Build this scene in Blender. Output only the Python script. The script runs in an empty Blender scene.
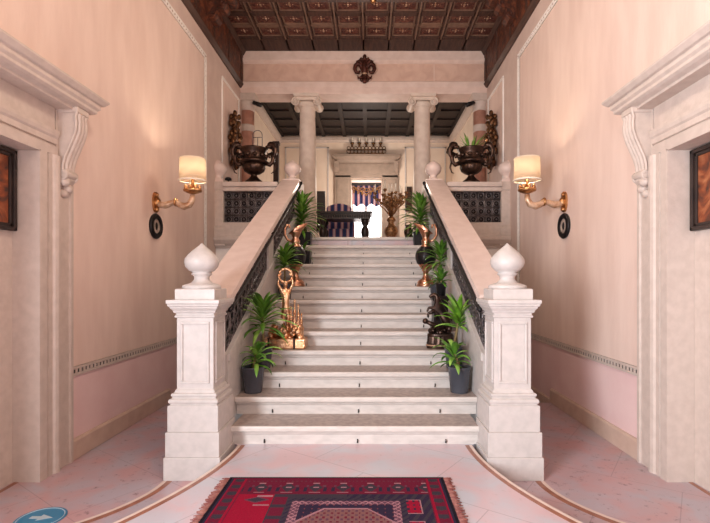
import bpy, bmesh, math, random
from mathutils import Vector, Matrix
PI = math.pi
SC = bpy.context.scene
COL = SC.collection
RISE, TREAD, D1 = 0.1662, 0.33, 3.93          # stair riser, tread, depth of the first nosing
LOW = -0.16                                   # the side floors lie one step under the middle
LAND = 13 * RISE                              # upper landing level
WX = 2.485                                    # half width of the hall


# ------------------------------------------------------------------ materials
def new_mat(name):
    m = bpy.data.materials.new(name)
    m.use_nodes = True
    return m, m.node_tree.nodes, m.node_tree.links, m.node_tree.nodes['Principled BSDF']


def lin(c):
    return tuple((x / 12.92 if x <= .04045 else ((x + .055) / 1.055) ** 2.4) for x in [k / 255 for k in c]) + (1,)


def mat(name, c1, c2=None, scale=6, rough=.6, metal=0, bump=0, bscale=40, detail=6, stretch=(1, 1, 1), spec=.4, lo=.35, hi=.65, dist=0.0, coat=0):
    m, N, L, b = new_mat(name)
    c2 = c2 or c1
    tc = N.new('ShaderNodeTexCoord')
    mp = N.new('ShaderNodeMapping')
    mp.inputs['Scale'].default_value = stretch
    L.new(tc.outputs['Object'], mp.inputs[0])
    nz = N.new('ShaderNodeTexNoise')
    nz.inputs['Scale'].default_value = scale
    nz.inputs['Detail'].default_value = detail
    nz.inputs['Distortion'].default_value = dist
    L.new(mp.outputs[0], nz.inputs['Vector'])
    r = N.new('ShaderNodeValToRGB')
    r.color_ramp.elements[0].position = lo
    r.color_ramp.elements[1].position = hi
    r.color_ramp.elements[0].color = lin(c1)
    r.color_ramp.elements[1].color = lin(c2)
    L.new(nz.outputs['Fac'], r.inputs[0])
    L.new(r.outputs[0], b.inputs['Base Color'])
    b.inputs['Roughness'].default_value = rough
    b.inputs['Metallic'].default_value = metal
    b.inputs['Specular IOR Level'].default_value = spec
    b.inputs['Coat Weight'].default_value = coat
    if bump:
        n2 = N.new('ShaderNodeTexNoise')
        n2.inputs['Scale'].default_value = bscale
        n2.inputs['Detail'].default_value = 5
        L.new(mp.outputs[0], n2.inputs['Vector'])
        bp = N.new('ShaderNodeBump')
        bp.inputs['Strength'].default_value = bump
        bp.inputs['Distance'].default_value = .02
        L.new(n2.outputs['Fac'], bp.inputs['Height'])
        L.new(bp.outputs[0], b.inputs['Normal'])
    return m


def marble_floor(name, c1, c2, speck, joint):
    m, N, L, b = new_mat(name)
    tc = N.new('ShaderNodeTexCoord')
    a = N.new('ShaderNodeTexNoise'); a.inputs['Scale'].default_value = 2.6; a.inputs['Detail'].default_value = 8; a.inputs['Distortion'].default_value = .8
    L.new(tc.outputs['Object'], a.inputs['Vector'])
    r = N.new('ShaderNodeValToRGB')
    r.color_ramp.elements[0].position = .36; r.color_ramp.elements[0].color = lin(c1)
    r.color_ramp.elements[1].position = .62; r.color_ramp.elements[1].color = lin(c2)
    L.new(a.outputs['Fac'], r.inputs[0])
    s = N.new('ShaderNodeTexNoise'); s.inputs['Scale'].default_value = 17; s.inputs['Detail'].default_value = 9; s.inputs['Roughness'].default_value = .7
    L.new(tc.outputs['Object'], s.inputs['Vector'])
    r2 = N.new('ShaderNodeValToRGB')
    r2.color_ramp.elements[0].position = .58; r2.color_ramp.elements[0].color = (0, 0, 0, 1)
    r2.color_ramp.elements[1].position = .72; r2.color_ramp.elements[1].color = (1, 1, 1, 1)
    L.new(s.outputs['Fac'], r2.inputs[0])
    mx = N.new('ShaderNodeMix'); mx.data_type = 'RGBA'
    L.new(r2.outputs[0], mx.inputs['Factor']); L.new(r.outputs[0], mx.inputs[6]); mx.inputs[7].default_value = lin(speck)
    mp = N.new('ShaderNodeMapping'); mp.inputs['Rotation'].default_value = (0, 0, .62)
    L.new(tc.outputs['Object'], mp.inputs[0])
    br = N.new('ShaderNodeTexBrick')
    br.inputs['Color1'].default_value = (1, 1, 1, 1); br.inputs['Color2'].default_value = (.93, .93, .93, 1); br.inputs['Mortar'].default_value = (.0, .0, .0, 1)
    br.inputs['Scale'].default_value = 1; br.inputs['Mortar Size'].default_value = .0035
    br.inputs['Brick Width'].default_value = .95; br.inputs['Row Height'].default_value = .7
    L.new(mp.outputs[0], br.inputs['Vector'])
    m2 = N.new('ShaderNodeMix'); m2.data_type = 'RGBA'; m2.blend_type = 'MULTIPLY'; m2.inputs['Factor'].default_value = joint
    L.new(mx.outputs[2], m2.inputs[6]); L.new(br.outputs['Color'], m2.inputs[7])
    L.new(m2.outputs[2], b.inputs['Base Color'])
    b.inputs['Roughness'].default_value = .28
    b.inputs['Specular IOR Level'].default_value = .5
    return m


def painted_wood(name, base, mid, accent, scale, lo=.5):
    m, N, L, b = new_mat(name)
    tc = N.new('ShaderNodeTexCoord')
    v = N.new('ShaderNodeTexVoronoi'); v.inputs['Scale'].default_value = scale
    n = N.new('ShaderNodeTexNoise'); n.inputs['Scale'].default_value = scale * .8; n.inputs['Detail'].default_value = 8; n.inputs['Distortion'].default_value = 2.2
    L.new(tc.outputs['Object'], n.inputs['Vector']); L.new(tc.outputs['Object'], v.inputs['Vector'])
    r = N.new('ShaderNodeValToRGB')
    e = r.color_ramp.elements
    e[0].position = .34; e[0].color = lin(base)
    e[1].position = .74; e[1].color = lin(accent)
    q = e.new(lo); q.color = lin(mid)
    L.new(n.outputs['Fac'], r.inputs[0])
    L.new(r.outputs[0], b.inputs['Base Color'])
    b.inputs['Roughness'].default_value = .55
    bp = N.new('ShaderNodeBump'); bp.inputs['Strength'].default_value = .4; bp.inputs['Distance'].default_value = .03
    L.new(v.outputs['Distance'], bp.inputs['Height']); L.new(bp.outputs[0], b.inputs['Normal'])
    return m


def emit(name, c, s):
    m, N, L, b = new_mat(name)
    b.inputs['Base Color'].default_value = lin(c)
    b.inputs['Emission Color'].default_value = lin(c)
    b.inputs['Emission Strength'].default_value = s
    return m


M = {}
M['panel'] = mat('wall_peach_plaster', (220, 194, 182), (229, 205, 193), scale=5, rough=.75, bump=.15, bscale=22, stretch=(1, 1, .25))
M['wall'] = mat('wall_pinkish_plaster', (204, 180, 170), (212, 190, 179), scale=4, rough=.75, bump=.1, bscale=30)
M['wainscot'] = mat('wall_pink_plaster', (226, 192, 190), (233, 203, 200), scale=2.5, rough=.7, bump=.05)
M['back'] = mat('wall_cream_plaster', (222, 202, 184), (228, 210, 193), scale=4, rough=.75)
M['base'] = mat('baseboard_stone', (196, 168, 152), (206, 180, 164), scale=8, rough=.5)
M['white'] = mat('pale_istrian_stone', (190, 183, 179), (200, 192, 188), scale=16, rough=.45, bump=.05, bscale=60)
M['stone'] = mat('warm_carved_stone', (192, 176, 166), (202, 186, 176), scale=14, rough=.55, bump=.08, bscale=60)
M['rail'] = mat('pink_marble_rail', (217, 196, 187), (227, 208, 200), scale=7, rough=.35, detail=9)
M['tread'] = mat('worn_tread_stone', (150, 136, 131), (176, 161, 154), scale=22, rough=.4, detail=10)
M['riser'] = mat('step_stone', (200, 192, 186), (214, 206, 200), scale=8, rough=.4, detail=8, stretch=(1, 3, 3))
M['greystone'] = mat('upper_door_stone', (136, 119, 107), (150, 131, 118), scale=7, rough=.55)
M['bright'] = mat('white_trim_lit_wall', (236, 228, 222), (244, 238, 232), rough=.5)
M['dentil_gap'] = mat('dentil_gap_paint', (128, 94, 76), (148, 110, 90), rough=.6)
M['column'] = mat('column_stone', (214, 196, 182), (226, 210, 196), scale=8, rough=.5, detail=8)
M['beam'] = mat('pink_beam_marble', (208, 172, 155), (222, 190, 172), scale=5, rough=.4, detail=9, dist=.6)
M['beam_edge'] = mat('pale_beam_moulding', (220, 196, 184), (230, 208, 197), scale=6, rough=.6)
M['antique_gold'] = mat('antique_gold', (184, 140, 98), (116, 80, 52), scale=26, rough=.38, metal=.75, bump=.3, bscale=50)
M['pinkcol'] = mat('rose_marble', (178, 128, 112), (198, 150, 132), scale=9, rough=.35)
M['floor'] = marble_floor('pink_floor_marble', (190, 190, 199), (206, 178, 183), (182, 162, 164), .3)
M['floorlow'] = marble_floor('rose_floor_marble', (192, 152, 154), (178, 168, 177), (108, 82, 84), .25)
M['inlay'] = mat('brown_marble_inlay', (138, 90, 72), (160, 108, 88), scale=14, rough=.35)
M['margin'] = mat('cream_marble_margin', (214, 194, 184), (222, 204, 194), scale=14, rough=.35)
M['wood'] = mat('dark_ceiling_wood', (62, 42, 36), (84, 58, 48), scale=9, rough=.55, stretch=(3, .4, 3))
M['coffer'] = painted_wood('painted_coffer_wood', (56, 30, 28), (92, 48, 40), (134, 88, 68), 15)
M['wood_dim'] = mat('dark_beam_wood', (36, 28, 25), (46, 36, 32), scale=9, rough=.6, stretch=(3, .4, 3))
M['frieze'] = painted_wood('painted_frieze_wood', (44, 28, 24), (82, 42, 28), (134, 74, 44), 8)
M['wood_edge'] = mat('coffer_edge_wood', (112, 86, 72), (132, 102, 84), scale=14, rough=.5)
M['gilt'] = mat('gilded_metal', (214, 168, 118), (170, 120, 78), scale=20, rough=.34, metal=1, bump=.3, bscale=50)
M['giltdark'] = mat('aged_gilt_metal', (128, 92, 62), (70, 46, 34), scale=24, rough=.42, metal=.9, bump=.4, bscale=50)
M['copper'] = mat('polished_copper', (222, 174, 146), (190, 136, 108), scale=12, rough=.28, metal=1)
M['gold'] = mat('polished_rose_gold', (240, 196, 156), (200, 142, 100), scale=14, rough=.3, metal=1, bump=.25, bscale=40)
M['bronze'] = mat('dark_bronze', (86, 66, 56), (52, 40, 36), scale=12, rough=.35, metal=.85)
M['black'] = mat('black_metal', (36, 32, 34), (26, 24, 26), scale=10, rough=.4, metal=.4)
M['iron'] = mat('wrought_iron', (128, 120, 120), (86, 80, 82), scale=14, rough=.33, metal=.75)
M['pot'] = mat('dark_grey_plastic', (66, 68, 76), (80, 82, 90), scale=4, rough=.26)
M['soil'] = mat('potting_soil', (44, 34, 28), (66, 50, 40), scale=60, rough=.95, bump=.6)
M['leaf'] = mat('green_leaf', (52, 92, 30), (104, 152, 50), scale=9, rough=.36, spec=.5)
M['leafbright'] = mat('bright_green_leaf', (74, 126, 32), (126, 176, 54), scale=9, rough=.36)
M['leafpale'] = mat('pale_green_leaf', (88, 136, 44), (156, 196, 92), scale=9, rough=.4)
M['stem'] = mat('plant_stem', (118, 96, 64), (140, 120, 80), scale=14, rough=.7)
M['darkwood'] = mat('carved_dark_wood', (50, 36, 32), (30, 22, 22), scale=10, rough=.35, stretch=(.4, 3, 3))
M['shell'] = mat('white_shell', (236, 226, 214), (216, 200, 186), scale=14, rough=.4)
M['wax'] = mat('candle_wax', (240, 230, 212), (246, 238, 222), scale=5, rough=.5)
M['silver'] = mat('painted_silver_wood', (222, 192, 164), (168, 124, 92), scale=16, rough=.35, metal=.4)
M['iron_red'] = mat('rusty_dark_iron', (88, 44, 32), (58, 30, 24), scale=14, rough=.5, metal=.4)
M['glassface'] = mat('plaque_face', (196, 178, 166), (150, 132, 122), scale=12, rough=.3)
M['sticker'] = mat('blue_vinyl', (46, 122, 160), (54, 132, 170), scale=3, rough=.35)
M['sticker_mark'] = mat('white_vinyl', (178, 196, 204), rough=.4)
M['art'] = painted_wood('rust_painting', (60, 40, 34), (132, 66, 36), (186, 124, 84), 5)
M['pane'] = emit('daylit_pane', (246, 250, 255), 3.2)
M['fringe'] = mat('wool_fringe', (156, 108, 98), (124, 66, 64), scale=30, rough=.9)
M['canvas_dark'] = mat('dark_panel_paint', (58, 44, 38), (40, 30, 28), scale=6, rough=.5)


def shade_mat():
    m, N, L, b = new_mat('lamp_shade_fabric')
    out = N['Material Output']
    d = N.new('ShaderNodeBsdfDiffuse'); d.inputs[0].default_value = lin((246, 228, 204))
    t = N.new('ShaderNodeBsdfTranslucent'); t.inputs[0].default_value = lin((250, 240, 226))
    mx = N.new('ShaderNodeMixShader'); mx.inputs[0].default_value = .75
    L.new(d.outputs[0], mx.inputs[1]); L.new(t.outputs[0], mx.inputs[2])
    L.new(mx.outputs[0], out.inputs['Surface'])
    N.remove(b)
    return m


M['shade'] = shade_mat()


def stripes_mat():
    m, N, L, b = new_mat('striped_fabric')
    tc = N.new('ShaderNodeTexCoord')
    w = N.new('ShaderNodeTexWave'); w.inputs['Scale'].default_value = 2.0; w.bands_direction = 'X'
    L.new(tc.outputs['Object'], w.inputs['Vector'])
    r = N.new('ShaderNodeValToRGB'); r.color_ramp.interpolation = 'CONSTANT'
    e = r.color_ramp.elements
    e[0].position = 0; e[0].color = lin((46, 56, 104))
    e[1].position = .35; e[1].color = lin((74, 92, 150))
    q = e.new(.55); q.color = lin((176, 104, 112))
    q = e.new(.8); q.color = lin((222, 190, 196))
    L.new(w.outputs['Fac'], r.inputs[0]); L.new(r.outputs[0], b.inputs['Base Color'])
    b.inputs['Roughness'].default_value = .8
    return m


M['stripes'] = stripes_mat()


# ------------------------------------------------------------------ mesh builder
class MB:
    def __init__(s):
        s.v, s.f, s.mi, s.sm = [], [], [], []

    def add(s, vs, fs, mi=0, smooth=False):
        b = len(s.v)
        s.v += [tuple(p) for p in vs]
        for f in fs:
            s.f.append([b + i for i in f]); s.mi.append(mi); s.sm.append(smooth)
        return s

    def box(s, x0, x1, y0, y1, z0, z1, mi=0):
        vs = [(x, y, z) for x in (x0, x1) for y in (y0, y1) for z in (z0, z1)]
        return s.add(vs, [(0, 1, 3, 2), (4, 6, 7, 5), (0, 4, 5, 1), (2, 3, 7, 6), (0, 2, 6, 4), (1, 5, 7, 3)], mi)

    def prism(s, poly, axis, a, b, mi=0, smooth=False):
        def P(u, v, w):
            return {'x': (w, u, v), 'y': (u, w, v), 'z': (u, v, w)}[axis]
        n = len(poly)
        vs = [P(u, v, a) for u, v in poly] + [P(u, v, b) for u, v in poly]
        fs = [(i, (i + 1) % n, n + (i + 1) % n, n + i) for i in range(n)]
        s.add(vs, fs, mi, smooth)
        return s.add(vs, [tuple(range(n - 1, -1, -1)), tuple(range(n, 2 * n))], mi)

    def lathe(s, c, prof, n=24, mi=0, smooth=True, fl=None):
        cx, cy, cz = c
        vs, fs = [], []
        for r, z in prof:
            for i in range(n):
                a = 2 * PI * i / n
                rr = max(r, 1e-4) * (1 + (fl[0] * math.cos(fl[1] * a) if fl else 0))
                vs.append((cx + rr * math.cos(a), cy + rr * math.sin(a), cz + z))
        for j in range(len(prof) - 1):
            for i in range(n):
                fs.append((j * n + i, j * n + (i + 1) % n, (j + 1) * n + (i + 1) % n, (j + 1) * n + i))
        fs.append(tuple(range(n - 1, -1, -1)))
        k = (len(prof) - 1) * n
        fs.append(tuple(range(k, k + n)))
        return s.add(vs, fs, mi, smooth)

    def sq(s, cx, cy, prof, ex=0, ey=0, mi=0):
        vs, fs = [], []
        for h, z in prof:
            for sx, sy in ((-1, -1), (1, -1), (1, 1), (-1, 1)):
                vs.append((cx + sx * (h + ex), cy + sy * (h + ey), z))
        for j in range(len(prof) - 1):
            for i in range(4):
                fs.append((j * 4 + i, j * 4 + (i + 1) % 4, j * 4 + 4 + (i + 1) % 4, j * 4 + 4 + i))
        fs.append((3, 2, 1, 0)); k = 4 * (len(prof) - 1)
        fs.append((k, k + 1, k + 2, k + 3))
        return s.add(vs, fs, mi)

    def tube(s, pts, r, n=8, mi=0, closed=False):
        pts = [Vector(p) for p in pts]
        m = len(pts)
        rs = r if isinstance(r, (list, tuple)) else [r] * m
        vs, fs = [], []
        ref = None
        for i, p in enumerate(pts):
            if closed:
                t = pts[(i + 1) % m] - pts[i - 1]
            else:
                t = pts[min(i + 1, m - 1)] - pts[max(i - 1, 0)]
            t.normalize()
            if ref is None:
                ref = Vector((0, 0, 1)) if abs(t.z) < .9 else Vector((1, 0, 0))
            u = ref - t * ref.dot(t)
            if u.length < 1e-5:
                u = t.orthogonal()
            u.normalize(); w = t.cross(u); ref = u
            for k in range(n):
                a = 2 * PI * k / n
                vs.append(p + (u * math.cos(a) + w * math.sin(a)) * rs[i])
        for i in range(m if closed else m - 1):
            j = (i + 1) % m
            for k in range(n):
                fs.append((i * n + k, i * n + (k + 1) % n, j * n + (k + 1) % n, j * n + k))
        if not closed:
            fs.append(tuple(range(n - 1, -1, -1))); fs.append(tuple(range((m - 1) * n, m * n)))
        return s.add(vs, fs, mi, True)

    def ring(s, c, R, r, axis='y', n=20, m=6, mi=0, a0=0, a1=None, sc=(1, 1)):
        full = a1 is None
        a1 = 2 * PI if full else a1
        cnt = n if full else n + 1
        pts = []
        for i in range(cnt):
            a = a0 + (a1 - a0) * i / n
            u, w = R * math.cos(a) * sc[0], R * math.sin(a) * sc[1]
            pts.append({'y': (c[0] + u, c[1], c[2] + w), 'x': (c[0], c[1] + u, c[2] + w), 'z': (c[0] + u, c[1] + w, c[2])}[axis])
        return s.tube(pts, r, m, mi, closed=full)

    def ball(s, c, r, sc=(1, 1, 1), n=14, mi=0):
        vs, fs = [], []
        m = max(6, n // 2)
        for j in range(m + 1):
            t = PI * j / m
            for i in range(n):
                a = 2 * PI * i / n
                q = max(math.sin(t), 1e-3)
                vs.append((c[0] + r * sc[0] * q * math.cos(a), c[1] + r * sc[1] * q * math.sin(a), c[2] - r * sc[2] * math.cos(t)))
        for j in range(m):
            for i in range(n):
                fs.append((j * n + i, j * n + (i + 1) % n, (j + 1) * n + (i + 1) % n, (j + 1) * n + i))
        fs.append(tuple(range(n - 1, -1, -1))); fs.append(tuple(range(m * n, m * n + n)))
        return s.add(vs, fs, mi, True)

    def leaf(s, p, az, el, L, w, curl, seg=7, mi=0, fold=.25):
        """one arching strap leaf with a folded midrib and a little thickness"""
        p = Vector(p); vs, fs = [], []
        h = Vector((math.cos(az), math.sin(az), 0)); side = Vector((-math.sin(az), math.cos(az), 0))
        e = el; st = L / seg
        for i in range(seg + 1):
            t = i / seg
            ww = w * (math.sin(PI * min(1, .12 + .88 * t)) ** .7) * .5 + .0012
            d = h * math.cos(e) + Vector((0, 0, 1)) * math.sin(e)
            up = d.cross(side) * -1
            for th in (0, -.0018):
                vs += [p - side * ww + up * (ww * fold + th), p + up * th, p + side * ww + up * (ww * fold + th)]
            p = p + d * st
            e -= curl / seg * (.5 + t)
        for i in range(seg):
            a, b = i * 6, i * 6 + 6
            for k in (0, 1):
                fs.append((a + k, a + k + 1, b + k + 1, b + k))
                fs.append((a + 3 + k, b + 3 + k, b + 4 + k, a + 4 + k))
            fs.append((a, b, b + 3, a + 3)); fs.append((a + 2, a + 5, b + 5, b + 2))
        return s.add(vs, fs, mi, True)

    def build(s, name, mats, parent=None, loc=None, bevel=0, seg=2, fix=True):
        mats = mats if isinstance(mats, (list, tuple)) else [mats]
        o_loc = ORG[parent.name] if parent is not None else Vector(loc or (0, 0, 0))
        me = bpy.data.meshes.new(name)
        me.from_pydata([Vector(p) - o_loc for p in s.v], [], s.f)
        for m_ in mats:
            me.materials.append(M[m_])
        me.polygons.foreach_set('material_index', s.mi)
        me.polygons.foreach_set('use_smooth', s.sm)
        if fix:
            b = bmesh.new(); b.from_mesh(me)
            bmesh.ops.recalc_face_normals(b, faces=b.faces)
            b.to_mesh(me); b.free()
        me.update()
        o = bpy.data.objects.new(name, me)
        COL.objects.link(o)
        if parent is not None:
            o.parent = parent
        else:
            o.location = o_loc
        ORG[o.name] = o_loc
        if bevel:
            d = o.modifiers.new('Bevel', 'BEVEL'); d.width = bevel; d.segments = seg; d.limit_method = 'ANGLE'; d.angle_limit = .6
        return o


ORG = {}


def thing(name, label, cat, loc, group=None):
    o = bpy.data.objects.new(name, None)
    o.empty_display_size = .1
    COL.objects.link(o); o.location = loc
    ORG[o.name] = Vector(loc)
    return tag(o, label, cat, group)


def tag(o, label, cat, group=None, kind=None):
    o['label'] = label; o['category'] = cat
    if group: o['group'] = group
    if kind: o['kind'] = kind
    return o


def struct(o, label=None, cat=None):
    o['kind'] = 'structure'
    if label: o['label'] = label
    if cat: o['category'] = cat
    return o


def skin_figure(name, m, parent, pts, edges, radii):
    """one continuous modelled body grown along a skeleton (world coordinates)"""
    o_loc = ORG[parent.name]
    me = bpy.data.meshes.new(name)
    me.from_pydata([Vector(p) - o_loc for p in pts], edges, [])
    me.materials.append(M[m])
    o = bpy.data.objects.new(name, me); COL.objects.link(o); o.parent = parent; ORG[o.name] = o_loc
    sk = o.modifiers.new('Skin', 'SKIN'); sk.use_smooth_shade = True
    if not me.skin_vertices:
        return o
    for i, r in enumerate(radii):
        me.skin_vertices[0].data[i].radius = (r, r)
    me.skin_vertices[0].data[0].use_root = True
    ss = o.modifiers.new('Sub', 'SUBSURF'); ss.levels = 1; ss.render_levels = 2
    return o


# ------------------------------------------------------------------ room shell
def build_wall(sx, name):
    X = lambda x: sx * x
    m = MB()
    def bx(x0, x1, y0, y1, z0, z1, mi=0):
        m.box(min(X(x0), X(x1)), max(X(x0), X(x1)), y0, y1, z0, z1, mi)
    bx(WX, WX + .5, -2.5, 1.6, -1, 6.3)
    bx(WX, WX + .5, 1.6, 3.6, 2.43, 6.3)
    bx(WX + .165, WX + .5, 1.6, 3.6, -1, 2.43, 3)     # back of the blind doorway
    bx(WX, WX + .5, 3.6, 13.2, -1, 6.3)
    bx(WX - .004, WX, 3.6, 7.3, .62, 4.96, 1)         # peach field inside the dentil border
    bx(WX - .004, WX, 1.6, 3.6, 2.43, 4.96, 1)
    bx(WX - .004, WX, -2.4, 1.6, .62, 4.96, 1)
    bx(WX - .004, WX, 3.95, 7.3, -.6, .6, 2)          # pink dado
    bx(WX - .004, WX, 8.2, 9.2, LAND, 4.98, 1)
    bx(WX - .004, WX, 9.7, 13.2, LAND, 5.38, 4)
    o = m.build(name, ['wall', 'panel', 'wainscot', 'stone', 'back'])
    return struct(o, 'peach plaster %s wall of the hall with stone doorway' % name[5:], 'wall')


build_wall(-1, 'wall_left')
build_wall(1, 'wall_right')

# back wall of the upper room with a doorway (x -.415 .. .47)
m = MB()
dx0, dx1, dz = -.42, .47, 4.36
m.box(-WX, dx0, 13.2, 13.5, LAND - .3, 6.2)
m.box(dx1, WX, 13.2, 13.5, LAND - .3, 6.2)
m.box(dx0, dx1, 13.2, 13.5, dz, 6.2)
struct(m.build('wall_back', ['back']), 'cream back wall of the upper room', 'wall')
# entrance wall behind the viewer, with a wide doorway that lets daylight in
m = MB()
m.box(-WX - .4, -1.5, -2.7, -2.4, LOW - .4, 6.3); m.box(1.5, WX + .4, -2.7, -2.4, LOW - .4, 6.3); m.box(-1.5, 1.5, -2.7, -2.4, 3.4, 6.3)
struct(m.build('wall_front', ['wall']), 'entrance wall with wide open doorway', 'wall')

# floors
def xe(d):
    return 1.0 + .224 * (3.95 - d) ** 2
def xo(d):
    return 1.46 + .75 * (3.6 - d) ** 2
dmin = 3.95 - math.sqrt((WX - .005 - 1.0) / .224)
ds = [3.95 + (dmin - 3.95) * i / 40 for i in range(41)]
poly = [(xe(d), d) for d in ds] + [(WX - .005, -2.4), (-(WX - .005), -2.4)] + [(-xe(d), d) for d in reversed(ds)] + [(-1.04, 4.0), (1.04, 4.0)]
m = MB()
m.prism(poly, 'z', LOW - .02, 0, 0)
def strip(m, fn, off0, off1, dd, z0, z1, mi):
    for sx in (-1, 1):
        a = []
        for i, d in enumerate(dd):
            e = 1e-3
            t = Vector((fn(d - e) - fn(d + e), -2 * e)).normalized()
            nrm = Vector((t.y, -t.x))
            a.append((Vector((fn(d), d)) + nrm * off0, Vector((fn(d), d)) + nrm * off1))
        for i in range(len(a) - 1):
            q = [a[i][0], a[i + 1][0], a[i + 1][1], a[i][1]]
            m.add([(sx * p.x, p.y, z) for z in (z0, z1) for p in q],
                  [(3, 2, 1, 0), (4, 5, 6, 7), (0, 1, 5, 4), (1, 2, 6, 5), (2, 3, 7, 6), (3, 0, 4, 7)], mi)
strip(m, xe, .026, .06, ds, -.001, .0015, 1)
strip(m, xe, .0, .026, ds, -.001, .001, 2)
struct(m.build('floor', ['floor', 'inlay', 'margin']), 'pink marble raised middle floor with brown curved inlay edge', 'floor')
m = MB()
for sx in (-1, 1):
    m.box(min(sx * .9, sx * (WX + .17)), max(sx * .9, sx * (WX + .17)), -2.5, 5.95, LOW - .1, LOW)
    for k in range(3):
        m.box(min(sx * 1.3, sx * WX), max(sx * 1.3, sx * WX), 5.95 + .3 * k, 6.4 + .45 * k, LOW - .6, LOW - .16 * (k + 1))
    m.box(min(sx * 1.3, sx * WX), max(sx * 1.3, sx * WX), 6.8, 7.8, LOW - .7, LOW - .55)
    # threshold inlay in front of each blind doorway
    a, b = sorted((sx * (WX + .115), sx * (WX + .15)))
    m.box(a, b, 1.6, 3.6, LOW - .001, LOW + .0015, 1)
d2 = [3.62 + (2.46 - 3.62) * i / 24 for i in range(25)]
strip(m, xo, .0, .042, d2, LOW - .001, LOW + .0015, 1)
strip(m, xo, -.03, 0, d2, LOW - .001, LOW + .001, 2)
struct(m.build('floor_sides', ['floorlow', 'inlay', 'margin']), 'rose marble side floors one step below the middle', 'floor')

# landing slab and wall under it
m = MB()
m.box(-1.12, 1.12, 7.92, 8.3, LAND - .3, LAND - .001)
m.box(-WX, WX, 8.25, 13.5, LAND - .3, LAND - .001)
for sx in (-1, 1):
    m.box(min(sx * 1.42, sx * WX), max(sx * 1.42, sx * WX), 7.82, 8.4, LOW - .7, LAND - .02, 1)  # whiter colour on this wall stands in for light that misses it
struct(m.build('floor_landing', ['floor', 'bright']), 'upper landing floor above the stairs', 'floor')

# baseboards
for sx, nm in ((-1, 'left'), (1, 'right')):
    m = MB()
    m.prism([(sx * WX, LOW), (sx * (WX - .035), LOW), (sx * (WX - .035), .0), (sx * (WX - .02), .018), (sx * WX, .018)], 'y', 4.0, 5.97)
    m.prism([(sx * WX, LOW - .5), (sx * (WX - .03), LOW - .5), (sx * (WX - .03), -.13), (sx * WX, -.12)], 'y', 5.97, 7.7)
    struct(m.build('baseboard_' + nm, ['base'], bevel=.004))

# dentil borders: thin fillets with small blocks between
tn = [0]
def dentil(sx, p0, p1, wd=.08, mats=('bright', 'dentil_gap'), x=None, cell=.056):
    """band on a side wall from (d,z) to (d,z)"""
    m = MB(); x = x or WX - .004
    (d0, z0), (d1, z1) = p0, p1
    L = math.hypot(d1 - d0, z1 - z0); ud, uz = (d1 - d0) / L, (z1 - z0) / L; nd, nz = -uz, ud
    def slab(t0, t1, w0, w1, dep, mi):
        P = lambda t, w: (d0 + ud * t + nd * w, z0 + uz * t + nz * w)
        m.prism([P(t0, w0), P(t1, w0), P(t1, w1), P(t0, w1)], 'x', sx * x, sx * (x - dep), mi)
    h = wd / 2
    slab(0, L, -h, h, .006, 1)
    slab(0, L, -h, -h * .42, .016, 0)
    slab(0, L, h * .42, h, .016, 0)
    k = 0; t = 0
    while t + cell < L:
        slab(t, t + cell * .48, -h * .43, h * .43, .014, 0)
        t += cell
    tn[0] += 1
    return struct(m.build('trim_%d' % tn[0], list(mats)), 'white dentil border strip on the plaster wall', 'trim')


def fillet(sx, d0, d1, z0, z1):
    m = MB()
    a, b = sorted((sx * (WX - .024), sx * WX))
    m.box(a, b, d0, d1, z0, z1)
    tn[0] += 1
    return struct(m.build('trim_%d' % tn[0], ['bright'], bevel=.004), 'plain white border strip on the plaster wall', 'trim')


for sx in (-1, 1):
    dentil(sx, (4.02, .61), (7.32, .61), mats=('stone', 'darkwood'))
    dentil(sx, (7.3, .62), (7.3, 4.96), cell=.075)
    dentil(sx, (-2.3, 4.96), (7.335, 4.96), cell=.075)
    dentil(sx, (9.16, LAND + .1), (9.16, 4.98), cell=.05, wd=.06)
    fillet(sx, 8.12, 8.15, LAND, 5.0)
    fillet(sx, 8.12, 9.2, 4.98, 5.02)

# ------------------------------------------------------------------ ceiling, frieze, beam
m = MB()
m.box(-WX, WX, -2.5, 9.4, 6.12, 6.32, 1)
cw = 2 * WX / 10
for i in range(11):
    x = -WX + cw * i
    m.box(x - .036, x + .036, -2.5, 9.34, 6.07, 6.2, 0)
    m.box(x - .014, x + .014, -2.5, 9.34, 6.06, 6.07, 2)
row = .41
k = 0
d = 8.9
m.box(-WX, WX, d, 9.34, 6.06, 6.2, 0)
while d > 2:
    big = k % 2 == 0
    w = .03 if not big else .055
    m.box(-WX, WX, d - w, d + w, 6.07 if big else 6.1, 6.2, 0 if big else 2)
    for i in range(10):
        x = -WX + cw * (i + .5)
        yc = d - row / 2
        hx, hy = cw / 2 - .065, row / 2 - .05
        for a in (-1, 1):
            m.box(x - hx, x + hx, yc + a * hy - .014, yc + a * hy + .014, 6.1, 6.2, 2)
            m.box(x + a * hx - .013, x + a * hx + .013, yc - hy, yc + hy, 6.1, 6.2, 2)
        if d > 6.3:
            m.ball((x, yc, 6.118), .022, (1, 1, .6), 8, 3)
            for q in range(4):
                a = q * PI / 2
                m.ball((x + .05 * math.cos(a), yc + .05 * math.sin(a), 6.12), .012, (1, 1, .6), 6, 3)
    d -= row; k += 1
struct(m.build('ceiling', ['wood', 'coffer', 'wood_edge', 'silver']), 'dark coffered wooden ceiling with small rosettes', 'ceiling')

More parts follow.
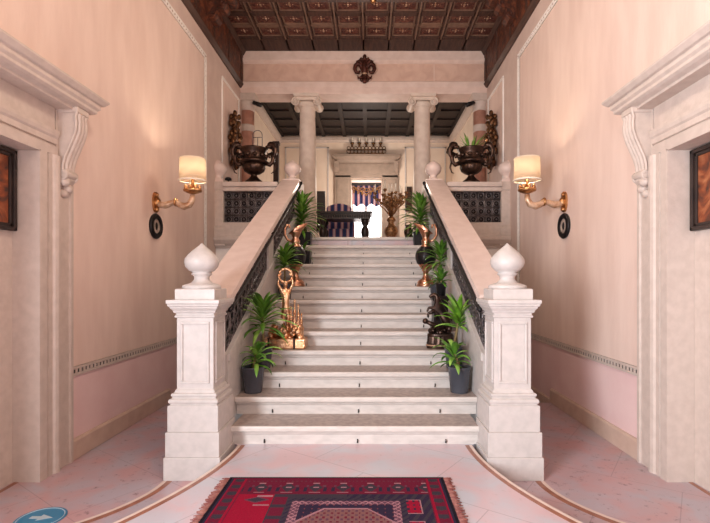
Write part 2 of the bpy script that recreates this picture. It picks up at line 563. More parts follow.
for sx, nm in ((-1, 'left'), (1, 'right')):
    m = MB()
    a, b = sorted((sx * WX, sx * (WX - .05)))
    m.box(a, b, -2.5, 9.34, 5.33, 6.06, 1)
    m.prism([(sx * WX, 5.29), (sx * (WX - .03), 5.29), (sx * (WX - .075), 5.35), (sx * (WX - .075), 5.37), (sx * (WX - .05), 5.38), (sx * WX, 5.38)], 'y', -2.5, 9.34, 0)
    m.prism([(sx * WX, 5.97), (sx * (WX - .06), 5.97), (sx * (WX - .11), 6.06), (sx * WX, 6.06)], 'y', -2.5, 9.34, 0)
    d = 9.2
    while d > 1:
        a, b = sorted((sx * (WX - .065), sx * WX))
        m.box(a, b, d - .03, d + .03, 5.38, 5.97, 0)
        d -= .8
    o = struct(m.build('trim_frieze_' + nm, ['wood', 'frieze']), 'painted dark wooden frieze along the %s wall' % nm, 'frieze')
# carved cross beam resting on stepped corbels
m = MB()
m.box(-WX + .05, WX - .05, 7.3, 7.6, 5.99, 6.06)
struct(m.build('beam_ceiling', ['wood'], bevel=.01), 'dark wooden cross beam under the coffered ceiling', 'beam')
for sx, nm in ((-1, 'left'), (1, 'right')):
    t = thing('beam_corbel', 'dark carved wooden corbel under the cross beam on the %s wall' % nm, 'corbel', (sx * (WX - .05), 7.45, 5.6), 'ceiling corbels')
    for q, (pr, z0, z1) in enumerate(((.42, 5.87, 5.985), (.28, 5.75, 5.87), (.14, 5.58, 5.75))):
        m = MB()
        pl = [(sx * (WX - .05), z0), (sx * (WX - .05), z1), (sx * (WX - .05 - pr), z1), (sx * (WX - .05 - pr), z0 + .05), (sx * (WX - .05 - pr + .05), z0)]
        m.prism(pl, 'y', 7.32, 7.58)
        m.ring((sx * (WX - .05 - pr + .05), 7.31, z0 + .06), .03, .012, 'y', 12, 5)
        m.build('corbel_tier', ['frieze'], t, bevel=.008)
m = MB()
m.lathe((.18, 7.45, 5.885), [(.0, 0), (.03, .01), (.05, .04), (.045, .07), (.03, .09), (.045, .105)], 14)
tag(m.build('ceiling_boss', ['gilt'], loc=(.18, 7.45, 5.9)), 'small gilded boss under the dark ceiling beam', 'boss')

# marble beam over the columns
m = MB()
m.prism([(9.8, 5.2), (9.36, 5.2), (9.34, 5.23), (9.27, 5.3), (9.27, 5.37), (9.29, 5.38), (9.29, 5.42), (9.37, 5.46), (9.8, 5.46)], 'x', -WX, WX, 1)
m.prism([(9.8, 5.455), (9.372, 5.455), (9.372, 5.815), (9.8, 5.815)], 'x', -WX, WX, 0)
m.prism([(9.8, 5.81), (9.37, 5.81), (9.33, 5.83), (9.3, 5.86), (9.3, 5.9), (9.345, 5.915), (9.345, 6.15), (9.8, 6.15)], 'x', -WX, WX, 1)
m.box(1.42, 1.436, 9.369, 9.5, 5.46, 5.81, 1)
struct(m.build('beam_marble', ['beam', 'beam_edge']), 'long pink marble beam carried by the columns', 'beam')
m = MB()
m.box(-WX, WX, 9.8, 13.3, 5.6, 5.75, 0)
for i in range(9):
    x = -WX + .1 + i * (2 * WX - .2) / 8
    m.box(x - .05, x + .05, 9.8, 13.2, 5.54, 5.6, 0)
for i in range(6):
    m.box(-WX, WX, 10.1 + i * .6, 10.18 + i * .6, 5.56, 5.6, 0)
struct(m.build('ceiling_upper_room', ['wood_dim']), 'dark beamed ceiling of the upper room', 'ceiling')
m = MB()
m.prism([(13.2, 5.36), (13.17, 5.36), (13.15, 5.4), (13.12, 5.42), (13.12, 5.5), (13.2, 5.5)], 'x', -WX, WX)
for sx in (-1, 1):
    m.prism([(sx * WX, 5.3), (sx * (WX - .04), 5.3), (sx * (WX - .1), 5.42), (sx * (WX - .1), 5.52), (sx * WX, 5.52)], 'y', 9.8, 13.2)
struct(m.build('trim_upper_cornice', ['stone'], bevel=.004), 'pale cornice round the upper room', 'trim')
m = MB()
for x0, x1 in ((-2.3, -1.05), (1.12, 2.3)):
    for a, b, c, e in ((x0, x1, 5.2, 5.24), (x0, x0 + .04, LAND, 5.24), (x1 - .04, x1, LAND, 5.24)):
        m.box(a, b, 13.18, 13.2, c, e)
struct(m.build('trim_upper_panel', ['white']), 'thin white panel frames on the upper back wall', 'trim')

# fleur emblem on the beam
m = MB()
fx, fy, fz = .02, 9.266, 5.64
m.prism([(fx - .07, fz - .2), (fx + .07, fz - .2), (fx + .07, fz - .08), (fx + .1, fz + .02), (fx + .1, fz + .12), (fx + .06, fz + .22), (fx, fz + .33), (fx - .06, fz + .22), (fx - .1, fz + .12), (fx - .1, fz + .02), (fx - .07, fz - .08)], 'y', fy - .05, fy + .0)
for sx in (-1, 1):
    T = lambda pts, r: m.tube([(fx + sx * a, fy - .035, fz + b) for a, b in pts], r, 8)
    T([(.06, .02), (.1, .1), (.16, .13), (.215, .09), (.235, .01), (.2, -.07), (.14, -.08), (.11, -.04)], [.05, .055, .055, .05, .048, .042, .034, .024])
    T([(.06, .1), (.13, .19), (.18, .17), (.19, .13)], [.05, .045, .035, .02])
    T([(.04, .2), (.09, .25), (.12, .21)], [.04, .034, .02])
    T([(.04, -.15), (.1, -.2), (.15, -.2), (.165, -.15)], [.04, .034, .026, .014])
    T([(.03, -.24), (.08, -.27), (.1, -.24)], [.034, .026, .014])
m.ball((fx, fy - .04, fz + .28), .05, (.9, .6, 1.4))
m.ball((fx, fy - .04, fz - .26), .06, (1.1, .6, 1.2))
m.ball((fx, fy - .05, fz + .05), .08, (.9, .5, 2))
m.v = [(fx + (p[0] - fx) * .84, p[1], fz + (p[2] - fz) * .86) for p in m.v]
t = thing('fleur_emblem', 'dark iron fleur shaped emblem fixed on the pink marble beam', 'emblem', (fx, fy, fz))
m.build('emblem_body', ['iron_red'], t)
m = MB(); m.ball((fx, fy - .065, fz - .095), .038, (1.3, .7, .5)); m.build('clasp', ['silver'], t)

# ------------------------------------------------------------------ staircase
stair = thing('staircase', 'straight stone staircase of thirteen pale steps up to the landing', 'staircase', (0, D1, 0))
for k in range(1, 14):
    d = D1 + (k - 1) * TREAD; z = k * RISE
    w = 1.055 if k == 1 else 1.118
    b = d + TREAD + .05 if k < 13 else 8.0
    m = MB()
    zb = z - RISE
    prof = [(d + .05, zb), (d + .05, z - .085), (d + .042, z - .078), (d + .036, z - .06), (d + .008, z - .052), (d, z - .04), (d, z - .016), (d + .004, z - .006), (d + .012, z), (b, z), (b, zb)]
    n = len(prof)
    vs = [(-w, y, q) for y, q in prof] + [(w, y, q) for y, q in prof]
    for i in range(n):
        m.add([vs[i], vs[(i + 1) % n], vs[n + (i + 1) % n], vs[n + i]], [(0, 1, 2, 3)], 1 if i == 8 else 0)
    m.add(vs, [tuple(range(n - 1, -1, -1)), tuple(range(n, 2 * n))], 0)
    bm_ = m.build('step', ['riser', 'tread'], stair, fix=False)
    b_ = bmesh.new(); b_.from_mesh(bm_.data); bmesh.ops.remove_doubles(b_, verts=b_.verts, dist=1e-5); bmesh.ops.recalc_face_normals(b_, faces=b_.faces); b_.to_mesh(bm_.data); b_.free()
    for x in (-.78, 0.02, .78):
        e = MB(); e.ring((x, d + .042, zb + .03), .012, .005, 'x', 8, 5); e.box(x - .006, x + .006, d + .038, d + .06, zb + .012, zb + .02)
        e.build('carpet_eyelet', ['black'], bm_)


def slab_z(d):
    return 1.262 + .4735 * (d - 4.0)


def lattice(m, sx, y0, y1, zlo, zhi, x, cell):
    """openwork between two sloping lines at plane x"""
    n = max(1, round((y1 - y0) / cell))
    st = (y1 - y0) / n
    for i in range(n + 1):
        y = y0 + st * i
        m.tube([(x, y, zlo(y)), (x, y, zhi(y))], .011, 6)
    rows = max(1, round((zhi(y0) - zlo(y0)) / cell))
    for j in range(rows + 1):
        f = j / rows
        m.tube([(x, y0, zlo(y0) + (zhi(y0) - zlo(y0)) * f), (x, y1, zlo(y1) + (zhi(y1) - zlo(y1)) * f)], .011, 6)
    for i in range(n):
        for j in range(rows):
            y = y0 + st * (i + .5); z = zlo(y) + (zhi(y) - zlo(y)) * (j + .5) / rows
            m.ring((x, y, z), cell * .36, .008, 'x', 12, 5)
            for a in range(4):
                q = PI / 4 + a * PI / 2
                m.ball((x, y + cell * .36 * math.cos(q), z + cell * .36 * math.sin(q)), .014, n=6)


for sx, nm in ((-1, 'left'), (1, 'right')):
    t = thing('stair_balustrade', 'sloping stone balustrade with iron grilles on the %s side of the stairs' % nm, 'balustrade', (sx * 1.25, 4.0, 0), 'stair balustrades')
    y0, y1 = 4.054, 7.86
    lo = lambda y: slab_z(y) - .53
    m = MB()
    X0, X1 = sorted((sx * 1.121, sx * 1.42))
    m.prism([(y0, LOW - .5), (y0, lo(y0)), (y1, lo(y1)), (y1, LOW - .5)], 'x', X0, X1)
    a, b = sorted((sx * 1.106, sx * 1.122))
    m.prism([(y0 + .02, lo(y0) - .06), (y1, lo(y1) - .06), (y1, lo(y1) + .015), (y0 + .02, lo(y0) + .015)], 'x', a, b)
    m.build('stringer', ['white'], t, bevel=.006)
    m = MB()
    xa, xb = sorted((sx * 1.085, sx * 1.40))
    m.prism([(4.041, slab_z(4.041) - .07), (4.041, slab_z(4.041)), (8.02, slab_z(8.02)), (8.02, slab_z(8.02) - .07)], 'x', xa, xb)
    xa, xb = sorted((sx * 1.115, sx * 1.38))
    m.prism([(y0, slab_z(y0) - .11), (y0, slab_z(y0) - .065), (8.0, slab_z(8.0) - .065), (8.0, slab_z(8.0) - .11)], 'x', xa, xb)
    m.build('handrail_slab', ['rail'], t, bevel=.012)
    for q, (p0, p1) in enumerate(((4.1, 5.72), (6.0, 7.84))):
        hi = lambda y: slab_z(y) - .11
        m = MB(); lattice(m, sx, p0, p1, lo, hi, sx * 1.16, .14)
        m.build('iron_grille', ['iron'], t)
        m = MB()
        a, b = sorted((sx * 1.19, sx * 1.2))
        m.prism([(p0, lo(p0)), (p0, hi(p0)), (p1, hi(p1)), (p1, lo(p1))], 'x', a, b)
        m.build('shade_sheet', ['black'], t)  # added dark sheet, stands in for the shade behind the openwork
    m = MB()
    a, b = sorted((sx * 1.125, sx * 1.39))
    m.prism([(5.72, lo(5.72)), (5.72, slab_z(5.72) - .1), (6.0, slab_z(6.0) - .1), (6.0, lo(6.0))], 'x', a, b)
    m.build('stone_post', ['white'], t, bevel=.008)
    m = MB()
    pts = [(sx * 1.075, 3.97, slab_z(4.02) - .12), (sx * 1.075, 4.1, slab_z(4.1) - .11), (sx * 1.075, 7.9, slab_z(7.9) - .11), (sx * 1.075, 8.02, slab_z(8.0) - .06)]
    m.tube(pts, .018, 8)
    for y in (4.15, 5.85, 7.8):
        m.tube([(sx * 1.075, y, slab_z(y) - .11), (sx * 1.125, y, slab_z(y) - .13)], .01, 6)
    m.ball((sx * 1.075, 8.03, slab_z(8.0) - .05), .035)
    m.build('iron_handrail', ['black'], t)

# ------------------------------------------------------------------ pedestals
ONION = [(.15, 0), (.155, .012), (.15, .028), (.125, .038), (.085, .05), (.062, .075), (.06, .095), (.07, .112), (.082, .118), (.08, .13), (.07, .135), (.1, .15), (.128, .18), (.138, .215), (.134, .245), (.11, .28), (.075, .315), (.045, .34), (.02, .36), (.004, .378)]
SMALLBALL = [(.1, 0), (.105, .02), (.075, .04), (.055, .06), (.07, .085), (.075, .1), (.12, .13), (.142, .18), (.145, .22), (.125, .27), (.085, .31), (.04, .335), (.025, .35), (.004, .36)]
for sx, nm in ((-1, 'left'), (1, 'right')):
    cx, cy = sx * 1.266, 3.83
    t = thing('newel_pedestal', 'white stone newel pedestal with pointed ball finial at the foot of the %s balustrade' % nm, 'pedestal', (cx, cy, LOW), 'newel pedestals')
    m = MB()
    m.sq(cx, cy, [(.222, LOW), (.222, .02)])
    m.sq(cx, cy, [(.212, .02), (.212, .215)])
    m.sq(cx, cy, [(.2, .215), (.2, .42), (.184, .424), (.184, .434), (.191, .438), (.196, .447), (.196, .46), (.19, .47), (.174, .474), (.172, .486), (.179, .49), (.181, .5), (.178, .512), (.16, .516), (.16, .528), (.148, .545)])
    m.build('base', ['white'], t, bevel=.004)
    m = MB()
    m.sq(cx, cy, [(.147, .535), (.147, 1.12)])
    for ax, s in (('y', -1), ('x', -sx), ('x', sx)):
        for (u0, u1, z0, z1) in ((-.115, .115, .585, .605), (-.115, .115, 1.06, 1.08), (-.115, -.095, .605, 1.06), (.095, .115, .605, 1.06)):
            f0, f1 = sorted((s * .146, s * .159))
            if ax == 'y':
                m.box(cx + u0, cx + u1, cy + f0, cy + f1, z0, z1)
            else:
                m.box(cx + f0, cx + f1, cy + u0, cy + u1, z0, z1)
    m.build('dado', ['white'], t, bevel=.005)
    m = MB()
    m.sq(cx, cy, [(.148, 1.11), (.16, 1.114), (.16, 1.128), (.152, 1.132), (.152, 1.148), (.166, 1.152), (.17, 1.168), (.188, 1.19), (.188, 1.2), (.2, 1.204), (.202, 1.222), (.21, 1.226), (.21, 1.255)])
    m.build('cap', ['white'], t, bevel=.004)
    m = MB()
    m.sq(cx, cy, [(.157, 1.255), (.157, 1.335), (.15, 1.342)])
    m.lathe((cx, cy, 1.34), ONION, 32)
    m.build('ball_finial', ['white'], t)
    # upper newel at the landing
    cx, cy = sx * 1.25, 8.2
    t = thing('landing_newel', 'small stone newel with ball at the top of the %s balustrade' % nm, 'newel', (cx, cy, LAND - .02), 'landing newels')
    m = MB(); m.sq(cx, cy, [(.17, 1.6), (.17, 2.95), (.19, 3.0), (.19, 3.14), (.17, 3.16)], ex=-.01); m.build('newel_post', ['stone'], t, bevel=.006)
    m = MB(); m.sq(cx, cy, [(.14, 3.16), (.14, 3.19)]); m.lathe((cx, cy, 3.19), SMALLBALL, 24); m.build('ball_finial', ['rail'], t)
    # wall-side pedestal
    cx, cy = sx * 2.47, 7.9
    t = thing('wall_pedestal', 'stone pedestal with ball against the %s wall beside the landing grille' % nm, 'pedestal', (cx, cy, 2.0), 'wall pedestals')
    m = MB(); m.sq(cx, cy, [(.16, 2.0), (.16, 2.3), (.13, 2.34), (.13, 2.92), (.15, 2.96), (.15, 3.08)]); m.build('pedestal_block', ['stone'], t, bevel=.006)
    m = MB(); m.sq(cx, cy, [(.12, 3.08), (.12, 3.12)]); m.lathe((cx, cy, 3.12), SMALLBALL, 24); m.build('ball_finial', ['rail'], t)
    # landing balustrade between them
    t = thing('landing_balustrade', 'stone parapet with square iron grille below the %s bronze urn' % nm, 'balustrade', (sx * 1.9, 7.9, 2.0), 'landing parapets')
    xa, xb = sorted((sx * 1.42, sx * 2.345))
    m = MB()
    m.box(xa, xb, 7.72, 8.12, 2.99, 3.07); m.box(xa, xb, 7.75, 8.08, 2.92, 2.99)
    m.build('top_rail', ['stone'], t, bevel=.01)
    m = MB()
    m.box(xa, xb, 7.75, 8.08, 2.2, 2.38); m.box(xa, xb, 7.76, 7.86, 2.38, 2.395)
    m.build('plinth_rail', ['stone'], t, bevel=.008)
    m = MB()
    xc, xd = sorted((sx * 1.42, sx * 2.48))
    m.prism([(7.82, 1.96), (7.79, 1.96), (7.78, 2.0), (7.73, 2.04), (7.69, 2.1), (7.69, 2.14), (7.73, 2.15), (7.73, 2.2), (7.82, 2.2)], 'x', xc, xd)
    m.build('cornice', ['stone'], t, bevel=.004)
    m = MB()
    nx, nz = 7, 4
    gx0, gx1, gz0, gz1 = xa + .01, xb - .01, 2.385, 2.925
    for i in range(nx + 1):
        x = gx0 + (gx1 - gx0) * i / nx; m.tube([(x, 7.84, gz0), (x, 7.84, gz1)], .012, 6)
    for j in range(nz + 1):
        z = gz0 + (gz1 - gz0) * j / nz; m.tube([(gx0, 7.84, z), (gx1, 7.84, z)], .012, 6)
    for i in range(nx):
        for j in range(nz):
            c = (gx0 + (gx1 - gx0) * (i + .5) / nx, 7.835, gz0 + (gz1 - gz0) * (j + .5) / nz)
            m.ring(c, .047, .009, 'y', 12, 5); m.ball(c, .018, n=6)
            for a in range(4):
                q = PI / 4 + a * PI / 2
                m.tube([(c[0] + .045 * math.cos(q), c[1], c[2] + .045 * math.sin(q)), (c[0] + .08 * math.cos(q), c[1], c[2] + .08 * math.sin(q))], .008, 5)
    m.build('iron_grille', ['iron'], t)
    m = MB(); m.box(xa, xb, 7.9, 7.91, 2.38, 2.93); m.build('shade_sheet', ['black'], t)  # added sheet whose black paints the shade beyond these bars

# ------------------------------------------------------------------ columns
for sx, nm in ((-1, 'left'), (1, 'right')):
    cx, cy = sx * 1.185 + .022, 9.56
    t = thing('stone_column', 'free standing grey stone column with scroll capital, %s of the upper doorway' % nm, 'column', (cx, cy, LAND), 'landing columns')
    m = MB()
    m.sq(cx, cy, [(.24, LAND), (.24, LAND + .1)])
    m.lathe((cx, cy, LAND + .1), [(.23, 0), (.245, .03), (.235, .07), (.205, .09), (.2, .12), (.215, .14), (.19, .17), (.18, .2)], 28)
    m.build('base', ['column'], t)
    m = MB(); m.lathe((cx, cy, LAND + .28), [(.182, 0), (.18, .8), (.172, 1.6), (.16, 2.3), (.158, 2.5), (.17, 2.51), (.17, 2.54)], 32); m.build('shaft', ['column'], t)
    m = MB()
    m.lathe((cx, cy, 4.97), [(.155, -.02), (.165, .0), (.2, .05), (.21, .09)], 28)
    m.sq(cx, cy, [(.24, 5.14), (.255, 5.16), (.255, 5.2)])
    m.box(cx - .24, cx + .24, cy - .2, cy + .2, 5.08, 5.145)
    for s in (-1, 1):
        for yy in (-.2, .2):
            c = (cx + s * .215, cy + yy, 5.05)
            sp = []
            for i in range(25):
                a = PI / 2 + s * -i * .5; r = .085 * (1 - i / 28)
                sp.append((c[0] + r * math.cos(a), c[1], c[2] + r * math.sin(a)))
            m.tube(sp, [.022 * (1 - i / 40) for i in range(25)], 6)
            m.ball(c, .03, (1, .7, 1), 8)
        m.tube([(cx + s * .215, cy + v, 5.05) for v in (-.19, -.1, 0, .1, .19)], [.08, .06, .052, .06, .08], 14)
    m.build('capital', ['column'], t)
    # engaged column of rose marble with white bands against the wall
    cx, cy = sx * 2.39, 9.5
    t = thing('engaged_column', 'rose marble half column with pale bands against the %s wall' % nm, 'column', (cx, cy, LAND), 'engaged columns')
    m = MB(); m.lathe((cx, cy, LAND), [(.17, 0), (.17, .15), (.145, .2), (.135, .25), (.135, 2.72)], 24); m.build('shaft', ['pinkcol'], t)
    for z in (.7, 1.55, 2.3):
        m = MB(); m.lathe((cx, cy, LAND + z), [(.142, 0), (.145, .02), (.145, .12), (.142, .14)], 24); m.build('band', ['stone'], t)
    m = MB(); m.lathe((cx, cy, LAND + 2.72), [(.14, 0), (.15, .02), (.14, .06), (.17, .14), (.2, .2)], 24); m.box(cx - .2, cx + .2, cy - .2, cy + .2, LAND + 2.9, 5.2); m.build('capital', ['stone'], t)
    # small black spotlight clipped to the capital
    px, pz = sx * 2.15, 4.98
    t = thing('spotlight', 'small black spotlight clipped beside the rose marble column on the %s' % nm, 'spotlight', (px, 9.3, pz), 'small spotlights')
    m = MB(); m.tube([(px - sx * .1, 9.22, pz - .06), (px + sx * .06, 9.3, pz + .02)], [.045, .04], 12); m.build('lamp_head', ['black'], t)
    m = MB(); m.tube([(px + sx * .04, 9.3, pz + .01), (px + sx * .1, 9.36, pz + .04)], .012, 8); m.build('arm', ['black'], t)

# ------------------------------------------------------------------ blind stone doorways with consoles, cornice
for sx, nm, num in ((-1, 'left', 1), (1, 'right', 2)):
    d = thing('door_%d' % num, 'tall carved stone doorway surround with bracketed cornice in the %s wall' % nm, 'door', (sx * WX, 2.6, LOW))
    d['kind'] = 'structure'
    def X(o):
        return sx * (WX - o)
    fl, cl = 3.6, 4.0
    arch = [(0, 0), (.05, 0), (.05, .07), (.03, .075), (.03, .087), (.046, .092), (.046, .135), (.06, .15), (.068, .175), (.068, .2)]
    prof = arch + [(.03, .203), (.03, .362), (.046, .37), (.046, .4), (0, .4)]
    arch = arch + [(0, .2)]
    # (offset from wall, distance from the opening)
    for far in (True, False):
        m = MB()
        pl = [(X(o), 3.6 + w) if far else (X(o), 1.6 - w) for o, w in prof]
        m.prism(pl, 'z', LOW, 2.43)
        m.build('jamb', ['stone'], d)
    m = MB()
    pl = [(X(o), 2.43 + w) for o, w in arch]
    m.prism(pl, 'y', 1.41, 3.79)
    a, b = sorted((X(0), X(.034)))
    m.box(a, b, 1.42, 3.78, 2.63, 2.85)
    for ya, yb in ((1.2, 1.4), (3.8, 4.0)):
        a, b = sorted((X(0), X(.03)))
        m.box(a, b, ya, yb, 2.43, 2.85)
    m.build('lintel', ['stone'], d)
    # linings of the recess
    m = MB()
    a, b = sorted((sx * (WX - .049), sx * (WX + .164)))
    m.box(a, b, 3.588, 3.6, LOW, 2.43); m.box(a, b, 1.6, 1.612, LOW, 2.43); m.box(a, b, 1.6, 3.6, 2.42, 2.432)
    m.build('reveal', ['stone'], d)
    # cornice with returns
    m = MB()
    cp = [(0, 2.84), (.0, 2.86), (.04, 2.875), (.06, 2.89), (.06, 2.91), (.08, 2.93), (.08, 2.96), (.1, 2.965), (.13, 3.0), (.13, 3.015)]
    m.sq(sx * WX, 2.6, [(.16 + o, z - .02) for o, z in cp], ey=1.24)
    m.build('cornice', ['stone'], d, bevel=.004)
    for yy in (3.89, 1.31):
        m = MB()
        w = .066
        S = [(o * .78, 2.84 - (2.84 - z) * .88) for o, z in [(0, 2.84), (.235, 2.84), (.24, 2.79), (.225, 2.76), (.235, 2.7), (.23, 2.63), (.2, 2.55), (.155, 2.46), (.115, 2.38), (.095, 2.31), (.09, 2.26), (.12, 2.22), (.12, 2.17), (.085, 2.13), (.03, 2.1), (0, 2.09)]]
        m.prism([(X(o), z) for o, z in S], 'y', yy - w, yy + w)
        for e in (-1, 1):
            m.tube([(X(o), yy + e * (w + .004), z) for o, z in S[1:12]], .012, 6)
            m.ring((X(.07), yy + e * (w + .002), 2.28), .032, .012, 'y', 14, 5)
        a, b = sorted((X(.0), X(.2)))
        m.box(a, b, yy - w - .012, yy + w + .012, 2.8, 2.845)
        for e in (-.8, 0, .8):
            m.tube([(X(o + .008), yy + e * w * .75, z) for o, z in S[2:12]], .018, 6)
        m.tube([(X(.078), yy - w - .01, 2.295), (X(.078), yy + w + .01, 2.295)], .036, 12)
        for q in range(3):
            m.ball((X(.065 - q * .018), yy + (-.03, .03, 0)[q], 2.23 - q * .045), .038, (1, 1.3, 1))
        m.build('console_bracket', ['stone'], d, bevel=.004)
    # framed picture high in the recess
    pt = thing('overdoor_painting', 'dark framed rust coloured painting high in the %s stone doorway' % nm, 'painting', (sx * (WX + .16), 2.4, 2.1), 'overdoor paintings')
    y0, y1, z0, z1 = 1.63, 3.575, 1.79, 2.41
    m = MB()
    def slab(ya, yb, za, zb, dep, mm):
        a, b = sorted((sx * (WX + .164), sx * (WX + .164 - dep)))
        mm.box(a, b, ya, yb, za, zb)
    for ya, yb, za, zb in ((y0, y1, z0, z0 + .03), (y0, y1, z1 - .03, z1), (y0, y0 + .03, z0, z1), (y1 - .03, y1, z0, z1)):
        slab(ya, yb, za, zb, .05, m)
    for ya, yb, za, zb in ((y0 + .03, y1 - .03, z0 + .03, z0 + .055), (y0 + .03, y1 - .03, z1 - .055, z1 - .03), (y1 - .055, y1 - .03, z0 + .03, z1 - .03)):
        slab(ya, yb, za, zb, .035, m)
    m.build('picture_frame', ['canvas_dark'], pt, bevel=.005)
    m = MB(); slab(y0 + .03, y1 - .03, z0 + .03, z1 - .03, .02, m); m.build('canvas', ['art'], pt)

# ------------------------------------------------------------------ wall sconces and round plaques
for sx, nm, yy in ((-1, 'left', 5.6), (1, 'right', 5.57)):
    wx = sx * (WX - .004); bz = 2.36
    t = thing('wall_sconce', 'gilded arm wall lamp with cream drum shade on the %s wall' % nm, 'wall lamp', (wx, yy, bz), 'wall sconces')
    m = MB()
    m.prism([(yy + .075 * math.cos(a), bz + .125 * math.sin(a)) for a in [2 * PI * i / 20 for i in range(20)]], 'x', wx, wx - sx * .025)
    m.ball((wx - sx * .03, yy, bz), .045, (1, 1, 1.3))
    m.ball((wx - sx * .025, yy, bz + .09), .025); m.ball((wx - sx * .025, yy, bz - .09), .03)
    m.build('back_plate', ['gilt'], t)
    m = MB()
    P = lambda u, v: (wx - sx * u, yy, bz + v)
    arm = [P(.02, .0), P(.07, -.03), P(.13, -.035), P(.2, -.01), P(.25, -.0), P(.3, -.03), P(.36, -.05), P(.42, -.03), P(.455, .03), P(.46, .09)]
    m.tube(arm, [.028, .04, .043, .035, .03, .04, .044, .042, .036, .03], 12)
    m.build('arm', ['silver'], t)
    m = MB()
    m.ring(P(.255, -.0), .04, .014, 'x', 14, 6)
    m.ring(P(.255, -.0), .03, .012, 'y', 14, 6)
    m.build('collar', ['gilt'], t)
    m = MB()
    c = P(.46, .1)
    m.lathe(c, [(.03, 0), (.06, .01), (.105, .03), (.11, .05), (.09, .06), (.04, .065)], 20)
    for i in range(8):
        a = i * PI / 4
        m.ball((c[0] + .085 * math.cos(a), c[1] + .085 * math.sin(a), c[2] + .075), .022, (1, 1, 1.4), 8)
    m.lathe((c[0], c[1], c[2] + .06), [(.02, 0), (.02, .12)], 10)
    m.build('drip_cup', ['gilt'], t)
    m = MB()
    z0, z1 = c[2] + .15, c[2] + .43
    n = 32
    rings = [(.155, z0), (.15, z1), (.147, z1), (.152, z0)]
    vs = [(c[0] + r * math.cos(2 * PI * i / n), c[1] + r * math.sin(2 * PI * i / n), z) for r, z in rings for i in range(n)]
    fs = [(j * n + i, j * n + (i + 1) % n, ((j + 1) % 4) * n + (i + 1) % n, ((j + 1) % 4) * n + i) for j in range(4) for i in range(n)]
    m.add(vs, fs, 0, True)
    sh = m.build('lamp_shade', ['shade'], t)
    for z in (z0 + .008, z1 - .008):
        e = MB(); e.ring((c[0], c[1], z), (.157 if z < z0 + .1 else .152), (.011 if z < z0 + .1 else .005), 'z', 32, 5); e.build('shade_trim', ['wax'], sh)
    m = MB(); m.ball((c[0], c[1], z0 + .12), .035, (1, 1, 1.5), 10); m.build('bulb', ['bulb'] if 'bulb' in M else ['wax'], t)
    L = bpy.data.lights.new('sconce_light', 'POINT'); L.energy = 15; L.color = (1, .82, .6); L.shadow_soft_size = .05
    lo_ = bpy.data.objects.new('sconce_light', L); lo_.location = (c[0], c[1], z0 + .17); COL.objects.link(lo_)
    # plaque
    pz = 2.07
    t = thing('round_plaque', 'dark round framed plaque below the %s wall lamp' % nm, 'plaque', (wx, yy, pz), 'round plaques')
    m = MB()
    prof = [(.085, .0), (.15, 0), (.155, .02), (.14, .038), (.125, .03), (.108, .04), (.09, .03), (.085, .02)]
    def disc(mm, pr, n=32):
        vs = []
        for r, h in pr:
            for i in range(n):
                a = 2 * PI * i / n
                vs.append((wx - sx * h, yy + r * math.cos(a), pz + r * math.sin(a)))
        k = len(pr)
        fs = [(j * n + i, j * n + (i + 1) % n, ((j + 1) % k) * n + (i + 1) % n, ((j + 1) % k) * n + i) for j in range(k) for i in range(n)]
        mm.add(vs, fs, 0, True)
    disc(m, prof); m.build('ring_frame', ['black'], t)
    m = MB()
    m.prism([(yy + .088 * math.cos(a), pz + .088 * math.sin(a)) for a in [2 * PI * i / 28 for i in range(28)]], 'x', wx, wx - sx * .022)
    m.build('plaque_face', ['glassface'], t)
    m = MB(); m.ball((wx - sx * .022, yy, pz), .034, (.35, .8, 1.4)); m.build('relief', ['black'], t)

